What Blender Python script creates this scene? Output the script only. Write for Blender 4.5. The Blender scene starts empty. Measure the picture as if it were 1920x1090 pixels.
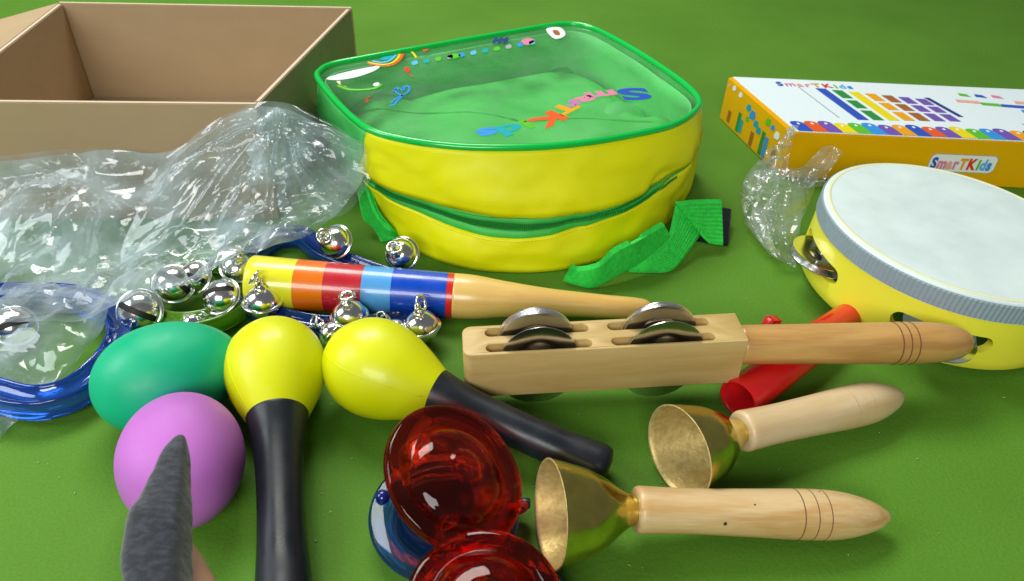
import bpy, bmesh, math, random
from mathutils import Vector, Matrix, noise, geometry
R_ = math.radians
scene = bpy.context.scene
col = scene.collection
rng = random.Random(7)

# ------------------------------------------------------------------ camera
FPX, PITCH, ROLL, CAMH = 1350.0, R_(38), R_(2.5), 0.27
_c, _s = math.cos(PITCH), math.sin(PITCH)
FWD = Vector((0, _c, -_s)); U0 = Vector((0, _s, _c)); X0 = Vector((1, 0, 0))
CR = math.cos(ROLL) * X0 + math.sin(ROLL) * U0
CU = -math.sin(ROLL) * X0 + math.cos(ROLL) * U0
CAM = Vector((0, 0, CAMH))
cam_data = bpy.data.cameras.new('camera')
cam = bpy.data.objects.new('camera', cam_data); col.objects.link(cam)
cam.matrix_world = Matrix(((CR.x, CU.x, -FWD.x, CAM.x), (CR.y, CU.y, -FWD.y, CAM.y),
                           (CR.z, CU.z, -FWD.z, CAM.z), (0, 0, 0, 1)))
cam_data.sensor_fit = 'HORIZONTAL'; cam_data.sensor_width = 36
cam_data.lens = 36 * FPX / 1920
cam_data.clip_start = 0.01; cam_data.clip_end = 50
cam_data.dof.use_dof = True; cam_data.dof.focus_distance = 0.36; cam_data.dof.aperture_fstop = 22
scene.camera = cam

# ------------------------------------------------------------------ world and lamps
world = bpy.data.worlds.new('World'); scene.world = world; world.use_nodes = True
bg = world.node_tree.nodes['Background']
bg.inputs[0].default_value = (0.93, 0.98, 1.0, 1); bg.inputs[1].default_value = 0.13

def area(name, loc, target, sx, sy, watts, color):
    l = bpy.data.lights.new(name, 'AREA'); l.shape = 'RECTANGLE'; l.size = sx; l.size_y = sy
    l.energy = watts; l.color = color
    o = bpy.data.objects.new(name, l); col.objects.link(o); o.location = loc
    d = Vector(target) - Vector(loc)
    o.rotation_euler = d.to_track_quat('-Z', 'Y').to_euler()
    return o
area('ceiling_lamp', (-0.34, 1.02, 1.18), (0.0, 0.40, 0), 0.80, 0.45, 18.0, (1.0, 0.98, 0.92))
area('window_lamp', (-1.15, 0.15, 0.85), (0.0, 0.35, 0), 0.60, 0.80, 10.0, (0.90, 0.97, 1.0))
area('rear_fill_light', (-0.22, -0.85, 0.78), (0.0, 0.38, 0.03), 0.75, 0.42, 13.0, (1.0, 0.98, 0.95))  # added fill behind the camera, set low to brighten front faces

scene.view_settings.view_transform = 'Standard'; scene.view_settings.look = 'None'
scene.view_settings.exposure = 0.0; scene.view_settings.gamma = 1.0
scene.view_settings.use_curve_mapping = False
scene.cycles.max_bounces = 14; scene.cycles.transmission_bounces = 12
scene.cycles.transparent_max_bounces = 24; scene.cycles.glossy_bounces = 6
scene.cycles.caustics_refractive = False; scene.cycles.caustics_reflective = False
scene.cycles.sample_clamp_indirect = 6.0

# ------------------------------------------------------------------ measuring helpers: pixel of the photo -> point of the place
def ray(u, v): return FWD + CR * ((u - 960) / FPX) + CU * ((545 - v) / FPX)
def P(u, v, z=0.0):
    d = ray(u, v); return CAM + d * ((z - CAMH) / d.z)
def PY(u, v, y):
    d = ray(u, v); return CAM + d * (y / d.y)
def PT(t):                       # (u, v, z) or (u, v, None, y)
    return PY(t[0], t[1], t[3]) if len(t) == 4 else P(*t)

# ------------------------------------------------------------------ object helpers
def wm(o):
    m = o.matrix_basis.copy()
    while o.parent:
        o = o.parent; m = o.matrix_basis @ m
    return m
def tag(o, label=None, cat=None, group=None, kind=None):
    if label: o['label'] = label
    if cat: o['category'] = cat
    if group: o['group'] = group
    if kind: o['kind'] = kind
    return o
def empty(name, loc, label, cat, group=None):
    o = bpy.data.objects.new(name, None); col.objects.link(o)
    o.matrix_basis = Matrix.Translation(Vector(loc)); o.empty_display_size = 0.01
    return tag(o, label, cat, group)
def link(name, me, mat, parent=None, M=None):
    o = bpy.data.objects.new(name, me); col.objects.link(o)
    if mat is not None and not me.materials:
        for m in (mat if isinstance(mat, (list, tuple)) else [mat]): me.materials.append(m)
    M = M or Matrix.Identity(4)
    if parent:
        o.parent = parent; o.matrix_basis = wm(parent).inverted() @ M
    else:
        o.matrix_basis = M
    return o
def mesh(name, vs, fs, smooth=True, mids=None):
    me = bpy.data.meshes.new(name)
    me.from_pydata([tuple(v) for v in vs], [], fs); me.update()
    if smooth:
        me.polygons.foreach_set('use_smooth', [True] * len(me.polygons))
    if mids:
        me.polygons.foreach_set('material_index', mids)
    return me
def bm_mesh(name, bm, smooth=False):
    me = bpy.data.meshes.new(name); bm.normal_update(); bm.to_mesh(me); bm.free()
    if smooth: me.polygons.foreach_set('use_smooth', [True] * len(me.polygons))
    return me
def sharp(me, deg=35):
    try: me.set_sharp_from_angle(angle=R_(deg))
    except Exception: pass
    return me
def frame(p0, p1, up=Vector((0, 0, 1))):           # local z runs from p0 to p1
    z = (p1 - p0).normalized(); x = up.cross(z)
    if x.length < 1e-5: x = Vector((1, 0, 0))
    x.normalize(); y = z.cross(x)
    return Matrix(((x.x, y.x, z.x, p0.x), (x.y, y.y, z.y, p0.y), (x.z, y.z, z.z, p0.z), (0, 0, 0, 1)))
def basis(o, x, y, z):
    return Matrix(((x.x, y.x, z.x, o.x), (x.y, y.y, z.y, o.y), (x.z, y.z, z.z, o.z), (0, 0, 0, 1)))
def smooth_profile(pts, n=6):
    out = []
    for i in range(len(pts) - 1):
        p0 = pts[max(i - 1, 0)]; p1 = pts[i]; p2 = pts[i + 1]; p3 = pts[min(i + 2, len(pts) - 1)]
        for k in range(n):
            t = k / n
            out.append(tuple(0.5 * (2 * p1[j] + (p2[j] - p0[j]) * t + (2 * p0[j] - 5 * p1[j] + 4 * p2[j] - p3[j]) * t * t
                                    + (3 * p1[j] - p0[j] - 3 * p2[j] + p3[j]) * t ** 3) for j in range(len(p1))))
    out.append(tuple(pts[-1])); return out
def lathe(prof, seg=48, warp=None):                 # prof: (s, r) along local z
    vs, fs = [], []
    rings = []
    for s, r in prof:
        if r < 1e-7:
            rings.append([len(vs)]); vs.append(Vector((0, 0, s)))
        else:
            ids = []
            for k in range(seg):
                a = 2 * math.pi * k / seg
                p = Vector((r * math.cos(a), r * math.sin(a), s))
                if warp: p = warp(p)
                ids.append(len(vs)); vs.append(p)
            rings.append(ids)
    for a, b in zip(rings[:-1], rings[1:]):
        if len(a) == 1 and len(b) == 1: continue
        for k in range(seg):
            k2 = (k + 1) % seg
            if len(a) == 1: fs.append((a[0], b[k], b[k2]))
            elif len(b) == 1: fs.append((a[k], b[0], a[k2]))
            else: fs.append((a[k], b[k], b[k2], a[k2]))
    # outward orientation
    fs = [tuple(reversed(f)) for f in fs]
    return mesh('lathe', vs, fs)
def fixn(me):
    bm = bmesh.new(); bm.from_mesh(me); bmesh.ops.recalc_face_normals(bm, faces=bm.faces); bm.to_mesh(me); bm.free(); return me
def resample(pts, n, closed=False):
    q = list(pts) + ([pts[0]] if closed else [])
    L = [0]
    for a, b in zip(q[:-1], q[1:]): L.append(L[-1] + (b - a).length)
    out = []; m = n if closed else n - 1
    j = 0
    for i in range(n):
        t = L[-1] * i / m
        while j < len(L) - 2 and L[j + 1] < t: j += 1
        d = L[j + 1] - L[j]
        out.append(q[j].lerp(q[j + 1], (t - L[j]) / d if d > 0 else 0))
    return out
def catmull(pts, n=8, closed=False):
    out = []; N = len(pts)
    rngi = range(N) if closed else range(N - 1)
    for i in rngi:
        g = (lambda k: pts[k % N]) if closed else (lambda k: pts[min(max(k, 0), N - 1)])
        p0, p1, p2, p3 = g(i - 1), g(i), g(i + 1), g(i + 2)
        for k in range(n):
            t = k / n
            out.append(0.5 * (2 * p1 + (p2 - p0) * t + (2 * p0 - 5 * p1 + 4 * p2 - p3) * t * t + (3 * p1 - p0 - 3 * p2 + p3) * t ** 3))
    if not closed: out.append(pts[-1].copy())
    return out
def tube(path, rad, seg=10, closed=False, section=None, up=Vector((0, 0, 1)), cap=True):
    """sweep a circle (or a section of (across, up) points) along a path"""
    vs, fs = [], []; n = len(path)
    sec = section or [(math.cos(2 * math.pi * k / seg), math.sin(2 * math.pi * k / seg)) for k in range(seg)]
    m = len(sec)
    for i, p in enumerate(path):
        a = path[(i - 1) % n] if closed or i > 0 else p
        b = path[(i + 1) % n] if closed or i < n - 1 else p
        t = (b - a).normalized(); x = t.cross(up)
        if x.length < 1e-4: x = t.cross(Vector((0, 1, 0.1)))
        x.normalize(); y = x.cross(t)
        r = rad[i] if isinstance(rad, (list, tuple)) else rad
        for (sx, sy) in sec: vs.append(p + x * (sx * r) + y * (sy * r))
    for i in range(n if closed else n - 1):
        i2 = (i + 1) % n
        for k in range(m):
            k2 = (k + 1) % m
            fs.append((i * m + k, i * m + k2, i2 * m + k2, i2 * m + k))
    if cap and not closed:
        fs.append(tuple(range(m - 1, -1, -1))); fs.append(tuple((n - 1) * m + k for k in range(m)))
    return fixn(mesh('tube', vs, fs))
def torus(R, r, seg=32, ring=10):
    path = [Vector((R * math.cos(2 * math.pi * k / seg), R * math.sin(2 * math.pi * k / seg), 0)) for k in range(seg)]
    return tube(path, r, ring, True)
def box(x0, x1, y0, y1, z0, z1, bev=0.0, segs=2):
    bm = bmesh.new(); bmesh.ops.create_cube(bm, size=1)
    for v in bm.verts:
        v.co = Vector((x0 + (v.co.x + .5) * (x1 - x0), y0 + (v.co.y + .5) * (y1 - y0), z0 + (v.co.z + .5) * (z1 - z0)))
    if bev: bmesh.ops.bevel(bm, geom=list(bm.edges), offset=bev, segments=segs, affect='EDGES', profile=0.5)
    return sharp(bm_mesh('box', bm, True), 40)
def prism(outer, holes, z0, z1, bev=0.0):
    """2D outline with holes pulled up from z0 to z1"""
    loops = [[Vector((x, y, 0)) for x, y in L] for L in [outer] + list(holes)]
    tris = geometry.tessellate_polygon(loops)
    flat = [p for L in loops for p in L]; n = len(flat)
    bm = bmesh.new()
    lo = [bm.verts.new((p.x, p.y, z0)) for p in flat]; hi = [bm.verts.new((p.x, p.y, z1)) for p in flat]
    for t in tris:
        try:
            bm.faces.new([hi[i] for i in t]); bm.faces.new([lo[i] for i in reversed(t)])
        except ValueError: pass
    k = 0
    for L in loops:
        m = len(L)
        for i in range(m):
            a, b = k + i, k + (i + 1) % m
            bm.faces.new((lo[a], lo[b], hi[b], hi[a]))
        k += m
    bmesh.ops.recalc_face_normals(bm, faces=bm.faces)
    if bev:
        es = [e for e in bm.edges if len(e.link_faces) == 2 and e.calc_face_angle(0) > 1.2 and
              abs(e.verts[0].co.z - e.verts[1].co.z) < 1e-6]
        bmesh.ops.bevel(bm, geom=es, offset=bev, segments=2, affect='EDGES', profile=0.5)
    return sharp(bm_mesh('prism', bm, True), 32)
def stadium(cx, cy, L, w, n=10):
    pts = []
    for sgn, a0 in ((1, -90), (-1, 90)):
        for k in range(n + 1):
            a = R_(a0 + 180 * k / n)
            pts.append((cx + sgn * (L / 2 - w / 2) + w / 2 * math.cos(a), cy + w / 2 * math.sin(a)))
    return pts
def round_rect(x0, x1, y0, y1, r, n=6):
    """r: radius per corner (x0y0, x1y0, x1y1, x0y1)"""
    if not isinstance(r, (list, tuple)): r = [r] * 4
    pts = []
    for (cx, cy, sx, sy, a0), q in zip(((x0, y0, 1, 1, 180), (x1, y0, -1, 1, 270), (x1, y1, -1, -1, 0), (x0, y1, 1, -1, 90)), r):
        for k in range(n + 1):
            a = R_(a0 + 90 * k / n)
            pts.append((cx + sx * q + q * math.cos(a), cy + sy * q + q * math.sin(a)))
    return pts

# ------------------------------------------------------------------ materials
def nodes(m): return m.node_tree.nodes, m.node_tree.links
def mat(name, color, rough=0.5, metal=0.0, trans=0.0, ior=1.45, coat=0.0, spec=0.5, var=0.0, vscale=60.0,
        bump=0.0, bscale=400.0, stretch=None, sss=0.0, dark=None):
    m = bpy.data.materials.new(name); m.use_nodes = True
    N, L = nodes(m); b = N['Principled BSDF']
    c4 = (*color, 1)
    b.inputs['Base Color'].default_value = c4
    b.inputs['Roughness'].default_value = rough; b.inputs['Metallic'].default_value = metal
    b.inputs['Transmission Weight'].default_value = trans; b.inputs['IOR'].default_value = ior
    b.inputs['Coat Weight'].default_value = coat; b.inputs['Coat Roughness'].default_value = 0.08
    b.inputs['Specular IOR Level'].default_value = spec
    if sss:
        b.inputs['Subsurface Weight'].default_value = sss; b.inputs['Subsurface Scale'].default_value = 0.004
    if var or bump:
        tc = N.new('ShaderNodeTexCoord'); mp = N.new('ShaderNodeMapping'); L.new(tc.outputs['Object'], mp.inputs[0])
        if stretch: mp.inputs['Scale'].default_value = stretch
    if var:
        n = N.new('ShaderNodeTexNoise'); n.inputs['Scale'].default_value = vscale; n.inputs['Detail'].default_value = 6
        n.inputs['Roughness'].default_value = 0.62
        L.new(mp.outputs[0], n.inputs['Vector'])
        r = N.new('ShaderNodeValToRGB'); r.color_ramp.elements[0].position = 0.30; r.color_ramp.elements[1].position = 0.70
        dk = dark or tuple(c * (1 - var) for c in color)
        r.color_ramp.elements[0].color = (*dk, 1)
        r.color_ramp.elements[1].color = (*[min(1, c * (1 + var * .6)) for c in color], 1)
        L.new(n.outputs['Fac'], r.inputs[0]); L.new(r.outputs[0], b.inputs['Base Color'])
    if var and not trans:
        n4 = N.new('ShaderNodeTexNoise'); n4.inputs['Scale'].default_value = 55; n4.inputs['Detail'].default_value = 5; L.new(tc.outputs['Object'], n4.inputs['Vector'])
        m4 = N.new('ShaderNodeMapRange'); m4.inputs[1].default_value = 0.3; m4.inputs[2].default_value = 0.7; m4.inputs[3].default_value = rough * 0.75; m4.inputs[4].default_value = min(1, rough * 1.35)
        L.new(n4.outputs['Fac'], m4.inputs[0]); L.new(m4.outputs[0], b.inputs['Roughness'])
    if bump:
        n2 = N.new('ShaderNodeTexNoise'); n2.inputs['Scale'].default_value = bscale; n2.inputs['Detail'].default_value = 4
        L.new(mp.outputs[0], n2.inputs['Vector'])
        bp = N.new('ShaderNodeBump'); bp.inputs['Strength'].default_value = bump; bp.inputs['Distance'].default_value = 0.0006
        L.new(n2.outputs['Fac'], bp.inputs['Height']); L.new(bp.outputs[0], b.inputs['Normal'])
    return m
def wood(name, light, dark, rough=0.42, sc=(60, 60, 6), coat=0.15, specks=False):
    m = bpy.data.materials.new(name); m.use_nodes = True; N, L = nodes(m); b = N['Principled BSDF']
    tc = N.new('ShaderNodeTexCoord'); mp = N.new('ShaderNodeMapping'); mp.inputs['Scale'].default_value = sc
    L.new(tc.outputs['Object'], mp.inputs[0])
    n = N.new('ShaderNodeTexNoise'); n.inputs['Scale'].default_value = 1.6; n.inputs['Detail'].default_value = 7; n.inputs['Distortion'].default_value = 0.8
    L.new(mp.outputs[0], n.inputs['Vector'])
    n2 = N.new('ShaderNodeTexNoise'); n2.inputs['Scale'].default_value = 14; n2.inputs['Detail'].default_value = 3
    L.new(mp.outputs[0], n2.inputs['Vector'])
    mx = N.new('ShaderNodeMath'); mx.operation = 'MULTIPLY_ADD'; mx.inputs[1].default_value = 0.28
    L.new(n2.outputs['Fac'], mx.inputs[0]); L.new(n.outputs['Fac'], mx.inputs[2])
    r = N.new('ShaderNodeValToRGB'); r.color_ramp.elements[0].position = 0.48; r.color_ramp.elements[1].position = 0.78
    r.color_ramp.elements[0].color = (*dark, 1); r.color_ramp.elements[1].color = (*light, 1)
    L.new(mx.outputs[0], r.inputs[0]); out = r.outputs[0]
    if specks:
        v = N.new('ShaderNodeTexVoronoi'); v.inputs['Scale'].default_value = 62; L.new(tc.outputs['Object'], v.inputs['Vector'])
        lt = N.new('ShaderNodeMath'); lt.operation = 'LESS_THAN'; lt.inputs[1].default_value = 0.055; L.new(v.outputs['Distance'], lt.inputs[0])
        mi = N.new('ShaderNodeMix'); mi.data_type = 'RGBA'; mi.inputs['B'].default_value = (0.05, 0.035, 0.025, 1)
        L.new(lt.outputs[0], mi.inputs['Factor']); L.new(out, mi.inputs['A']); out = mi.outputs['Result']
    L.new(out, b.inputs['Base Color'])
    b.inputs['Roughness'].default_value = rough; b.inputs['Coat Weight'].default_value = coat; b.inputs['Coat Roughness'].default_value = 0.2
    bp = N.new('ShaderNodeBump'); bp.inputs['Strength'].default_value = 0.12; bp.inputs['Distance'].default_value = 0.0004
    L.new(mx.outputs[0], bp.inputs['Height']); L.new(bp.outputs[0], b.inputs['Normal'])
    return m
def film(name, haze, tint, gloss=0.55, rough=0.10, bscale=90, bstr=0.5, hazecol=(0.88, 0.95, 0.97)):
    """thin clear plastic: mostly see-through, Fresnel gloss, a little milky"""
    m = bpy.data.materials.new(name); m.use_nodes = True; N, L = nodes(m)
    for n in list(N):
        if n.type != 'OUTPUT_MATERIAL': N.remove(n)
    out = [n for n in N if n.type == 'OUTPUT_MATERIAL'][0]
    tc = N.new('ShaderNodeTexCoord')
    n1 = N.new('ShaderNodeTexNoise'); n1.inputs['Scale'].default_value = bscale; n1.inputs['Detail'].default_value = 5
    n1.inputs['Distortion'].default_value = 1.2
    L.new(tc.outputs['Object'], n1.inputs['Vector'])
    bp = N.new('ShaderNodeBump'); bp.inputs['Strength'].default_value = bstr; bp.inputs['Distance'].default_value = 0.002
    L.new(n1.outputs['Fac'], bp.inputs['Height'])
    tr = N.new('ShaderNodeBsdfTransparent'); tr.inputs[0].default_value = (*tint, 1)
    di = N.new('ShaderNodeBsdfDiffuse'); di.inputs[0].default_value = (*hazecol, 1)
    tl = N.new('ShaderNodeBsdfTranslucent'); tl.inputs[0].default_value = (*hazecol, 1)
    gl = N.new('ShaderNodeBsdfGlossy'); gl.inputs['Roughness'].default_value = rough
    for q in (di, gl): L.new(bp.outputs[0], q.inputs['Normal'])
    ad = N.new('ShaderNodeMixShader'); ad.inputs[0].default_value = 0.4
    L.new(di.outputs[0], ad.inputs[1]); L.new(tl.outputs[0], ad.inputs[2])
    hz = N.new('ShaderNodeMixShader')
    n3 = N.new('ShaderNodeTexNoise'); n3.inputs['Scale'].default_value = 38; n3.inputs['Detail'].default_value = 4
    L.new(tc.outputs['Object'], n3.inputs['Vector'])
    mr = N.new('ShaderNodeMapRange'); mr.inputs[1].default_value = 0.35; mr.inputs[2].default_value = 0.7
    mr.inputs[3].default_value = haze * 0.35; mr.inputs[4].default_value = haze * 1.7
    L.new(n3.outputs['Fac'], mr.inputs[0])
    lw0 = N.new('ShaderNodeLayerWeight'); lw0.inputs[0].default_value = 0.5
    p0 = N.new('ShaderNodeMath'); p0.operation = 'POWER'; p0.inputs[1].default_value = 4.0; L.new(lw0.outputs['Facing'], p0.inputs[0])
    m0 = N.new('ShaderNodeMath'); m0.operation = 'MULTIPLY_ADD'; m0.inputs[1].default_value = haze * 2.2; m0.use_clamp = True
    L.new(p0.outputs[0], m0.inputs[0]); L.new(mr.outputs[0], m0.inputs[2]); L.new(m0.outputs[0], hz.inputs[0])
    L.new(tr.outputs[0], hz.inputs[1]); L.new(ad.outputs[0], hz.inputs[2])
    lw = N.new('ShaderNodeLayerWeight'); lw.inputs[0].default_value = 0.5; L.new(bp.outputs[0], lw.inputs['Normal'])
    pw = N.new('ShaderNodeMath'); pw.operation = 'POWER'; pw.inputs[1].default_value = 3.5; L.new(lw.outputs['Facing'], pw.inputs[0])
    mu = N.new('ShaderNodeMath'); mu.operation = 'MULTIPLY_ADD'; mu.use_clamp = True
    mu.inputs[1].default_value = gloss; mu.inputs[2].default_value = 0.055
    L.new(pw.outputs[0], mu.inputs[0])
    fin = N.new('ShaderNodeMixShader'); L.new(mu.outputs[0], fin.inputs[0])
    L.new(hz.outputs[0], fin.inputs[1]); L.new(gl.outputs[0], fin.inputs[2])
    L.new(fin.outputs[0], out.inputs[0])
    return m
def flat(name, color, rough=0.5): return mat(name, color, rough)

M = {}
M['cardboard'] = mat('cardboard', (0.41, 0.295, 0.165), 0.85, var=0.05, vscale=25, bump=0.06, bscale=500, stretch=(1, 1, 2))
M['cardboard_edge'] = mat('cardboard_edge', (0.58, 0.48, 0.36), 0.9, bump=0.3, bscale=900)
M['chrome'] = mat('nickel', (0.88, 0.87, 0.84), 0.15, metal=1.0, var=0.06, vscale=300)
M['steel'] = mat('jingle_steel', (0.90, 0.90, 0.90), 0.18, metal=1.0)
M['shade_black'] = mat('painted_shade_black', (0.012, 0.011, 0.010), 0.6)  # black standing in for the shade inside the jingle bells
M['brass'] = mat('brass', (0.74, 0.60, 0.14), 0.19, metal=1.0, var=0.18, vscale=120, bump=0.05, bscale=300)
M['brass_in'] = mat('brass_inside', (0.60, 0.48, 0.19), 0.5, metal=0.55, var=0.2, vscale=320, bump=0.3, bscale=700, dark=(0.45, 0.33, 0.12))
M['wood_pale'] = wood('pale_wood', (0.66, 0.48, 0.24), (0.52, 0.30, 0.10), sc=(75, 75, 7), specks=True)
M['wood_white'] = wood('white_wood', (0.64, 0.50, 0.29), (0.57, 0.40, 0.19), specks=False)
M['wood_block'] = wood('block_wood', (0.55, 0.395, 0.15), (0.47, 0.315, 0.10), sc=(7, 60, 60), coat=0.05, rough=0.5)
M['wood_orange'] = wood('orange_wood', (0.56, 0.33, 0.105), (0.43, 0.22, 0.06), coat=0.3, rough=0.35)
M['wood_yellow'] = wood('yellow_wood', (0.74, 0.50, 0.16), (0.66, 0.40, 0.10), coat=0.4, rough=0.3)
M['groove'] = mat('burnt_groove', (0.16, 0.06, 0.025), 0.7)
M['yellow_head'] = mat('yellow_plastic', (0.66, 0.70, 0.0), 0.42, coat=0.15, sss=0.06, var=0.04, vscale=20)
M['black_handle'] = mat('black_plastic', (0.010, 0.013, 0.018), 0.36, var=0.2, vscale=90, bump=0.05, bscale=900)
M['egg_green'] = mat('green_egg_plastic', (0.0, 0.42, 0.20), 0.50, sss=0.05, var=0.05, vscale=40)
M['egg_pink'] = mat('pink_egg_plastic', (0.49, 0.15, 0.54), 0.55, sss=0.08, var=0.05, vscale=40)
def clear(name, color, through, mixf, tr):
    m = mat(name, color, 0.03, trans=tr, ior=1.46); N, L = nodes(m)
    out = [n for n in N if n.type == 'OUTPUT_MATERIAL'][0]; b = N['Principled BSDF']
    t = N.new('ShaderNodeBsdfTransparent'); t.inputs[0].default_value = (*through, 1)
    x = N.new('ShaderNodeMixShader'); x.inputs[0].default_value = mixf
    L.new(b.outputs[0], x.inputs[1]); L.new(t.outputs[0], x.inputs[2]); L.new(x.outputs[0], out.inputs[0])
    return m
M['red_clear'] = clear('clear_red_plastic', (1.0, 0.035, 0.012), (1.0, 0.20, 0.06), 0.44, 0.985)
M['blue_clear'] = clear('clear_blue_plastic', (0.06, 0.26, 0.98), (0.30, 0.50, 0.98), 0.40, 0.95)
M['blue_band'] = mat('blue_band_plastic', (0.025, 0.16, 0.95), 0.08, trans=0.8, ior=1.46, coat=0.5)
M['green_band'] = mat('green_band_plastic', (0.30, 0.75, 0.04), 0.12, trans=0.6, ior=1.46, coat=0.4)
M['whistle'] = mat('red_plastic', (0.62, 0.010, 0.012), 0.22, coat=0.4, sss=0.05)
M['t_yellow'] = mat('tambourine_paint', (0.84, 0.79, 0.05), 0.38, coat=0.15, var=0.04, vscale=30)
M['t_head'] = mat('drum_skin', (0.70, 0.83, 0.81), 0.62, var=0.07, vscale=28, bump=0.08, bscale=700)
N_, L_ = nodes(M['t_head']); tl_ = N_.new('ShaderNodeBsdfTranslucent'); tl_.inputs[0].default_value = (0.75, 0.85, 0.80, 1)
mx_ = N_.new('ShaderNodeMixShader'); mx_.inputs[0].default_value = 0.12; L_.new(N_['Principled BSDF'].outputs[0], mx_.inputs[1]); L_.new(tl_.outputs[0], mx_.inputs[2]); L_.new(mx_.outputs[0], N_['Material Output'].inputs[0])
M['t_inner'] = mat('tambourine_inner_wood', (0.60, 0.50, 0.12), 0.6)
M['ribbon'] = mat('grey_ribbon', (0.27, 0.345, 0.40), 0.5, var=0.06, vscale=200)
M['glue'] = mat('glue_edge', (0.74, 0.76, 0.46), 0.45)
M['bag_yellow'] = mat('yellow_nylon', (0.86, 0.87, 0.0), 0.5, var=0.04, vscale=35, bump=0.10, bscale=1500)
M['bag_green'] = mat('green_nylon', (0.09, 0.66, 0.12), 0.52, var=0.10, vscale=40, bump=0.08, bscale=1500)
M['bag_light'] = mat('light_green_nylon', (0.10, 0.68, 0.16), 0.5, var=0.06, vscale=40)
def thin(m, f, c):
    N, L = nodes(m); b = N['Principled BSDF']; t = N.new('ShaderNodeBsdfTranslucent'); t.inputs[0].default_value = (*c, 1)
    x = N.new('ShaderNodeMixShader'); x.inputs[0].default_value = f
    L.new(b.outputs[0], x.inputs[1]); L.new(t.outputs[0], x.inputs[2]); L.new(x.outputs[0], N['Material Output'].inputs[0])
thin(M['bag_yellow'], 0.10, (0.80, 0.85, 0.0)); thin(M['bag_green'], 0.22, (0.10, 0.75, 0.12)); thin(M['bag_light'], 0.25, (0.15, 0.85, 0.2))
M['piping'] = mat('green_piping', (0.0, 0.48, 0.06), 0.20, coat=0.5)
M['lining'] = mat('lining_nylon', (0.16, 0.80, 0.22), 0.5, var=0.06, vscale=40); thin(M['lining'], 0.15, (0.2, 0.9, 0.25))
M['zip_tape'] = mat('zip_tape', (0.05, 0.50, 0.075), 0.5, bump=0.2, bscale=1800)
M['zip_teeth'] = mat('zip_teeth', (0.012, 0.22, 0.03), 0.3)
M['thread'] = mat('orange_thread', (0.72, 0.55, 0.0), 0.8)
M['web'] = mat('green_webbing', (0.02, 0.58, 0.055), 0.65, var=0.25, vscale=420, bump=0.7, bscale=1100)
M['buckle'] = mat('black_buckle', (0.012, 0.012, 0.02), 0.3)
M['box_orange'] = mat('orange_print', (0.80, 0.42, 0.0), 0.33, coat=0.25, var=0.04, vscale=15)
M['box_white'] = mat('white_print', (0.74, 0.86, 0.88), 0.4, coat=0.2)
def knit():
    m = bpy.data.materials.new('grey_knit'); m.use_nodes = True; N, L = nodes(m); b = N['Principled BSDF']
    tc = N.new('ShaderNodeTexCoord'); mp = N.new('ShaderNodeMapping'); mp.inputs['Scale'].default_value = (300, 650, 500); L.new(tc.outputs['Object'], mp.inputs[0])
    n = N.new('ShaderNodeTexNoise'); n.inputs['Scale'].default_value = 1.0; n.inputs['Detail'].default_value = 2; L.new(mp.outputs[0], n.inputs['Vector'])
    r = N.new('ShaderNodeValToRGB'); e = r.color_ramp.elements; e[0].position = 0.42; e[1].position = 0.74
    e[0].color = (0.009, 0.012, 0.018, 1); e[1].color = (0.036, 0.043, 0.056, 1); L.new(n.outputs['Fac'], r.inputs[0]); L.new(r.outputs[0], b.inputs['Base Color'])
    n2 = N.new('ShaderNodeTexNoise'); n2.inputs['Scale'].default_value = 700; n2.inputs['Detail'].default_value = 3; L.new(tc.outputs['Object'], n2.inputs['Vector'])
    bp = N.new('ShaderNodeBump'); bp.inputs['Strength'].default_value = 0.5; bp.inputs['Distance'].default_value = 0.0005
    L.new(n2.outputs['Fac'], bp.inputs['Height']); L.new(bp.outputs[0], b.inputs['Normal'])
    b.inputs['Roughness'].default_value = 0.95; b.inputs['Sheen Weight'].default_value = 0.3
    return m
M['sleeve'] = knit()
M['skin'] = mat('skin', (0.42, 0.24, 0.15), 0.55, var=0.08, vscale=120, sss=0.1, bump=0.1, bscale=900)
M['film_big'] = film('clear_film', 0.28, (0.97, 0.985, 0.985), gloss=0.85, rough=0.09, bscale=35, bstr=0.10, hazecol=(0.76, 0.92, 1.0))
M['film_back'] = film('clear_film_inner', 0.17, (0.97, 0.985, 0.985), gloss=0.85, rough=0.07, bscale=35, bstr=0.10, hazecol=(0.76, 0.92, 1.0))
M['film_small'] = film('clear_film_small', 0.13, (0.97, 0.985, 0.97), gloss=0.85, rough=0.09, bscale=50, bstr=0.12)
M['pvc'] = film('clear_pvc', 0.045, (0.93, 0.985, 0.94), gloss=0.55, rough=0.05, bscale=25, bstr=0.12)

def col_mat(key, c, rough=0.35, coat=0.2):
    if key not in M: M[key] = mat(key, c, rough, coat=coat)
    return M[key]
INK = {'blue': (0.02, 0.08, 0.48), 'pink': (0.72, 0.22, 0.38), 'magenta': (0.62, 0.16, 0.45), 'orange': (0.80, 0.36, 0.0), 'red': (0.70, 0.035, 0.01),
       'leaf': (0.10, 0.50, 0.02), 'teal': (0.0, 0.36, 0.42), 'sky': (0.03, 0.28, 0.72), 'purple': (0.16, 0.08, 0.42), 'yellow': (0.80, 0.66, 0.0),
       'redorange': (0.75, 0.10, 0.01), 'white': (0.85, 0.88, 0.88), 'green': (0.02, 0.26, 0.04), 'brown': (0.35, 0.12, 0.02), 'black': (0.02, 0.02, 0.02),
       'lightblue': (0.12, 0.45, 0.78), 'navy': (0.015, 0.035, 0.20), 'grey': (0.35, 0.38, 0.40), 'peach': (0.80, 0.42, 0.30)}
def ink(k): return col_mat('ink_' + k, INK[k])

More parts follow.
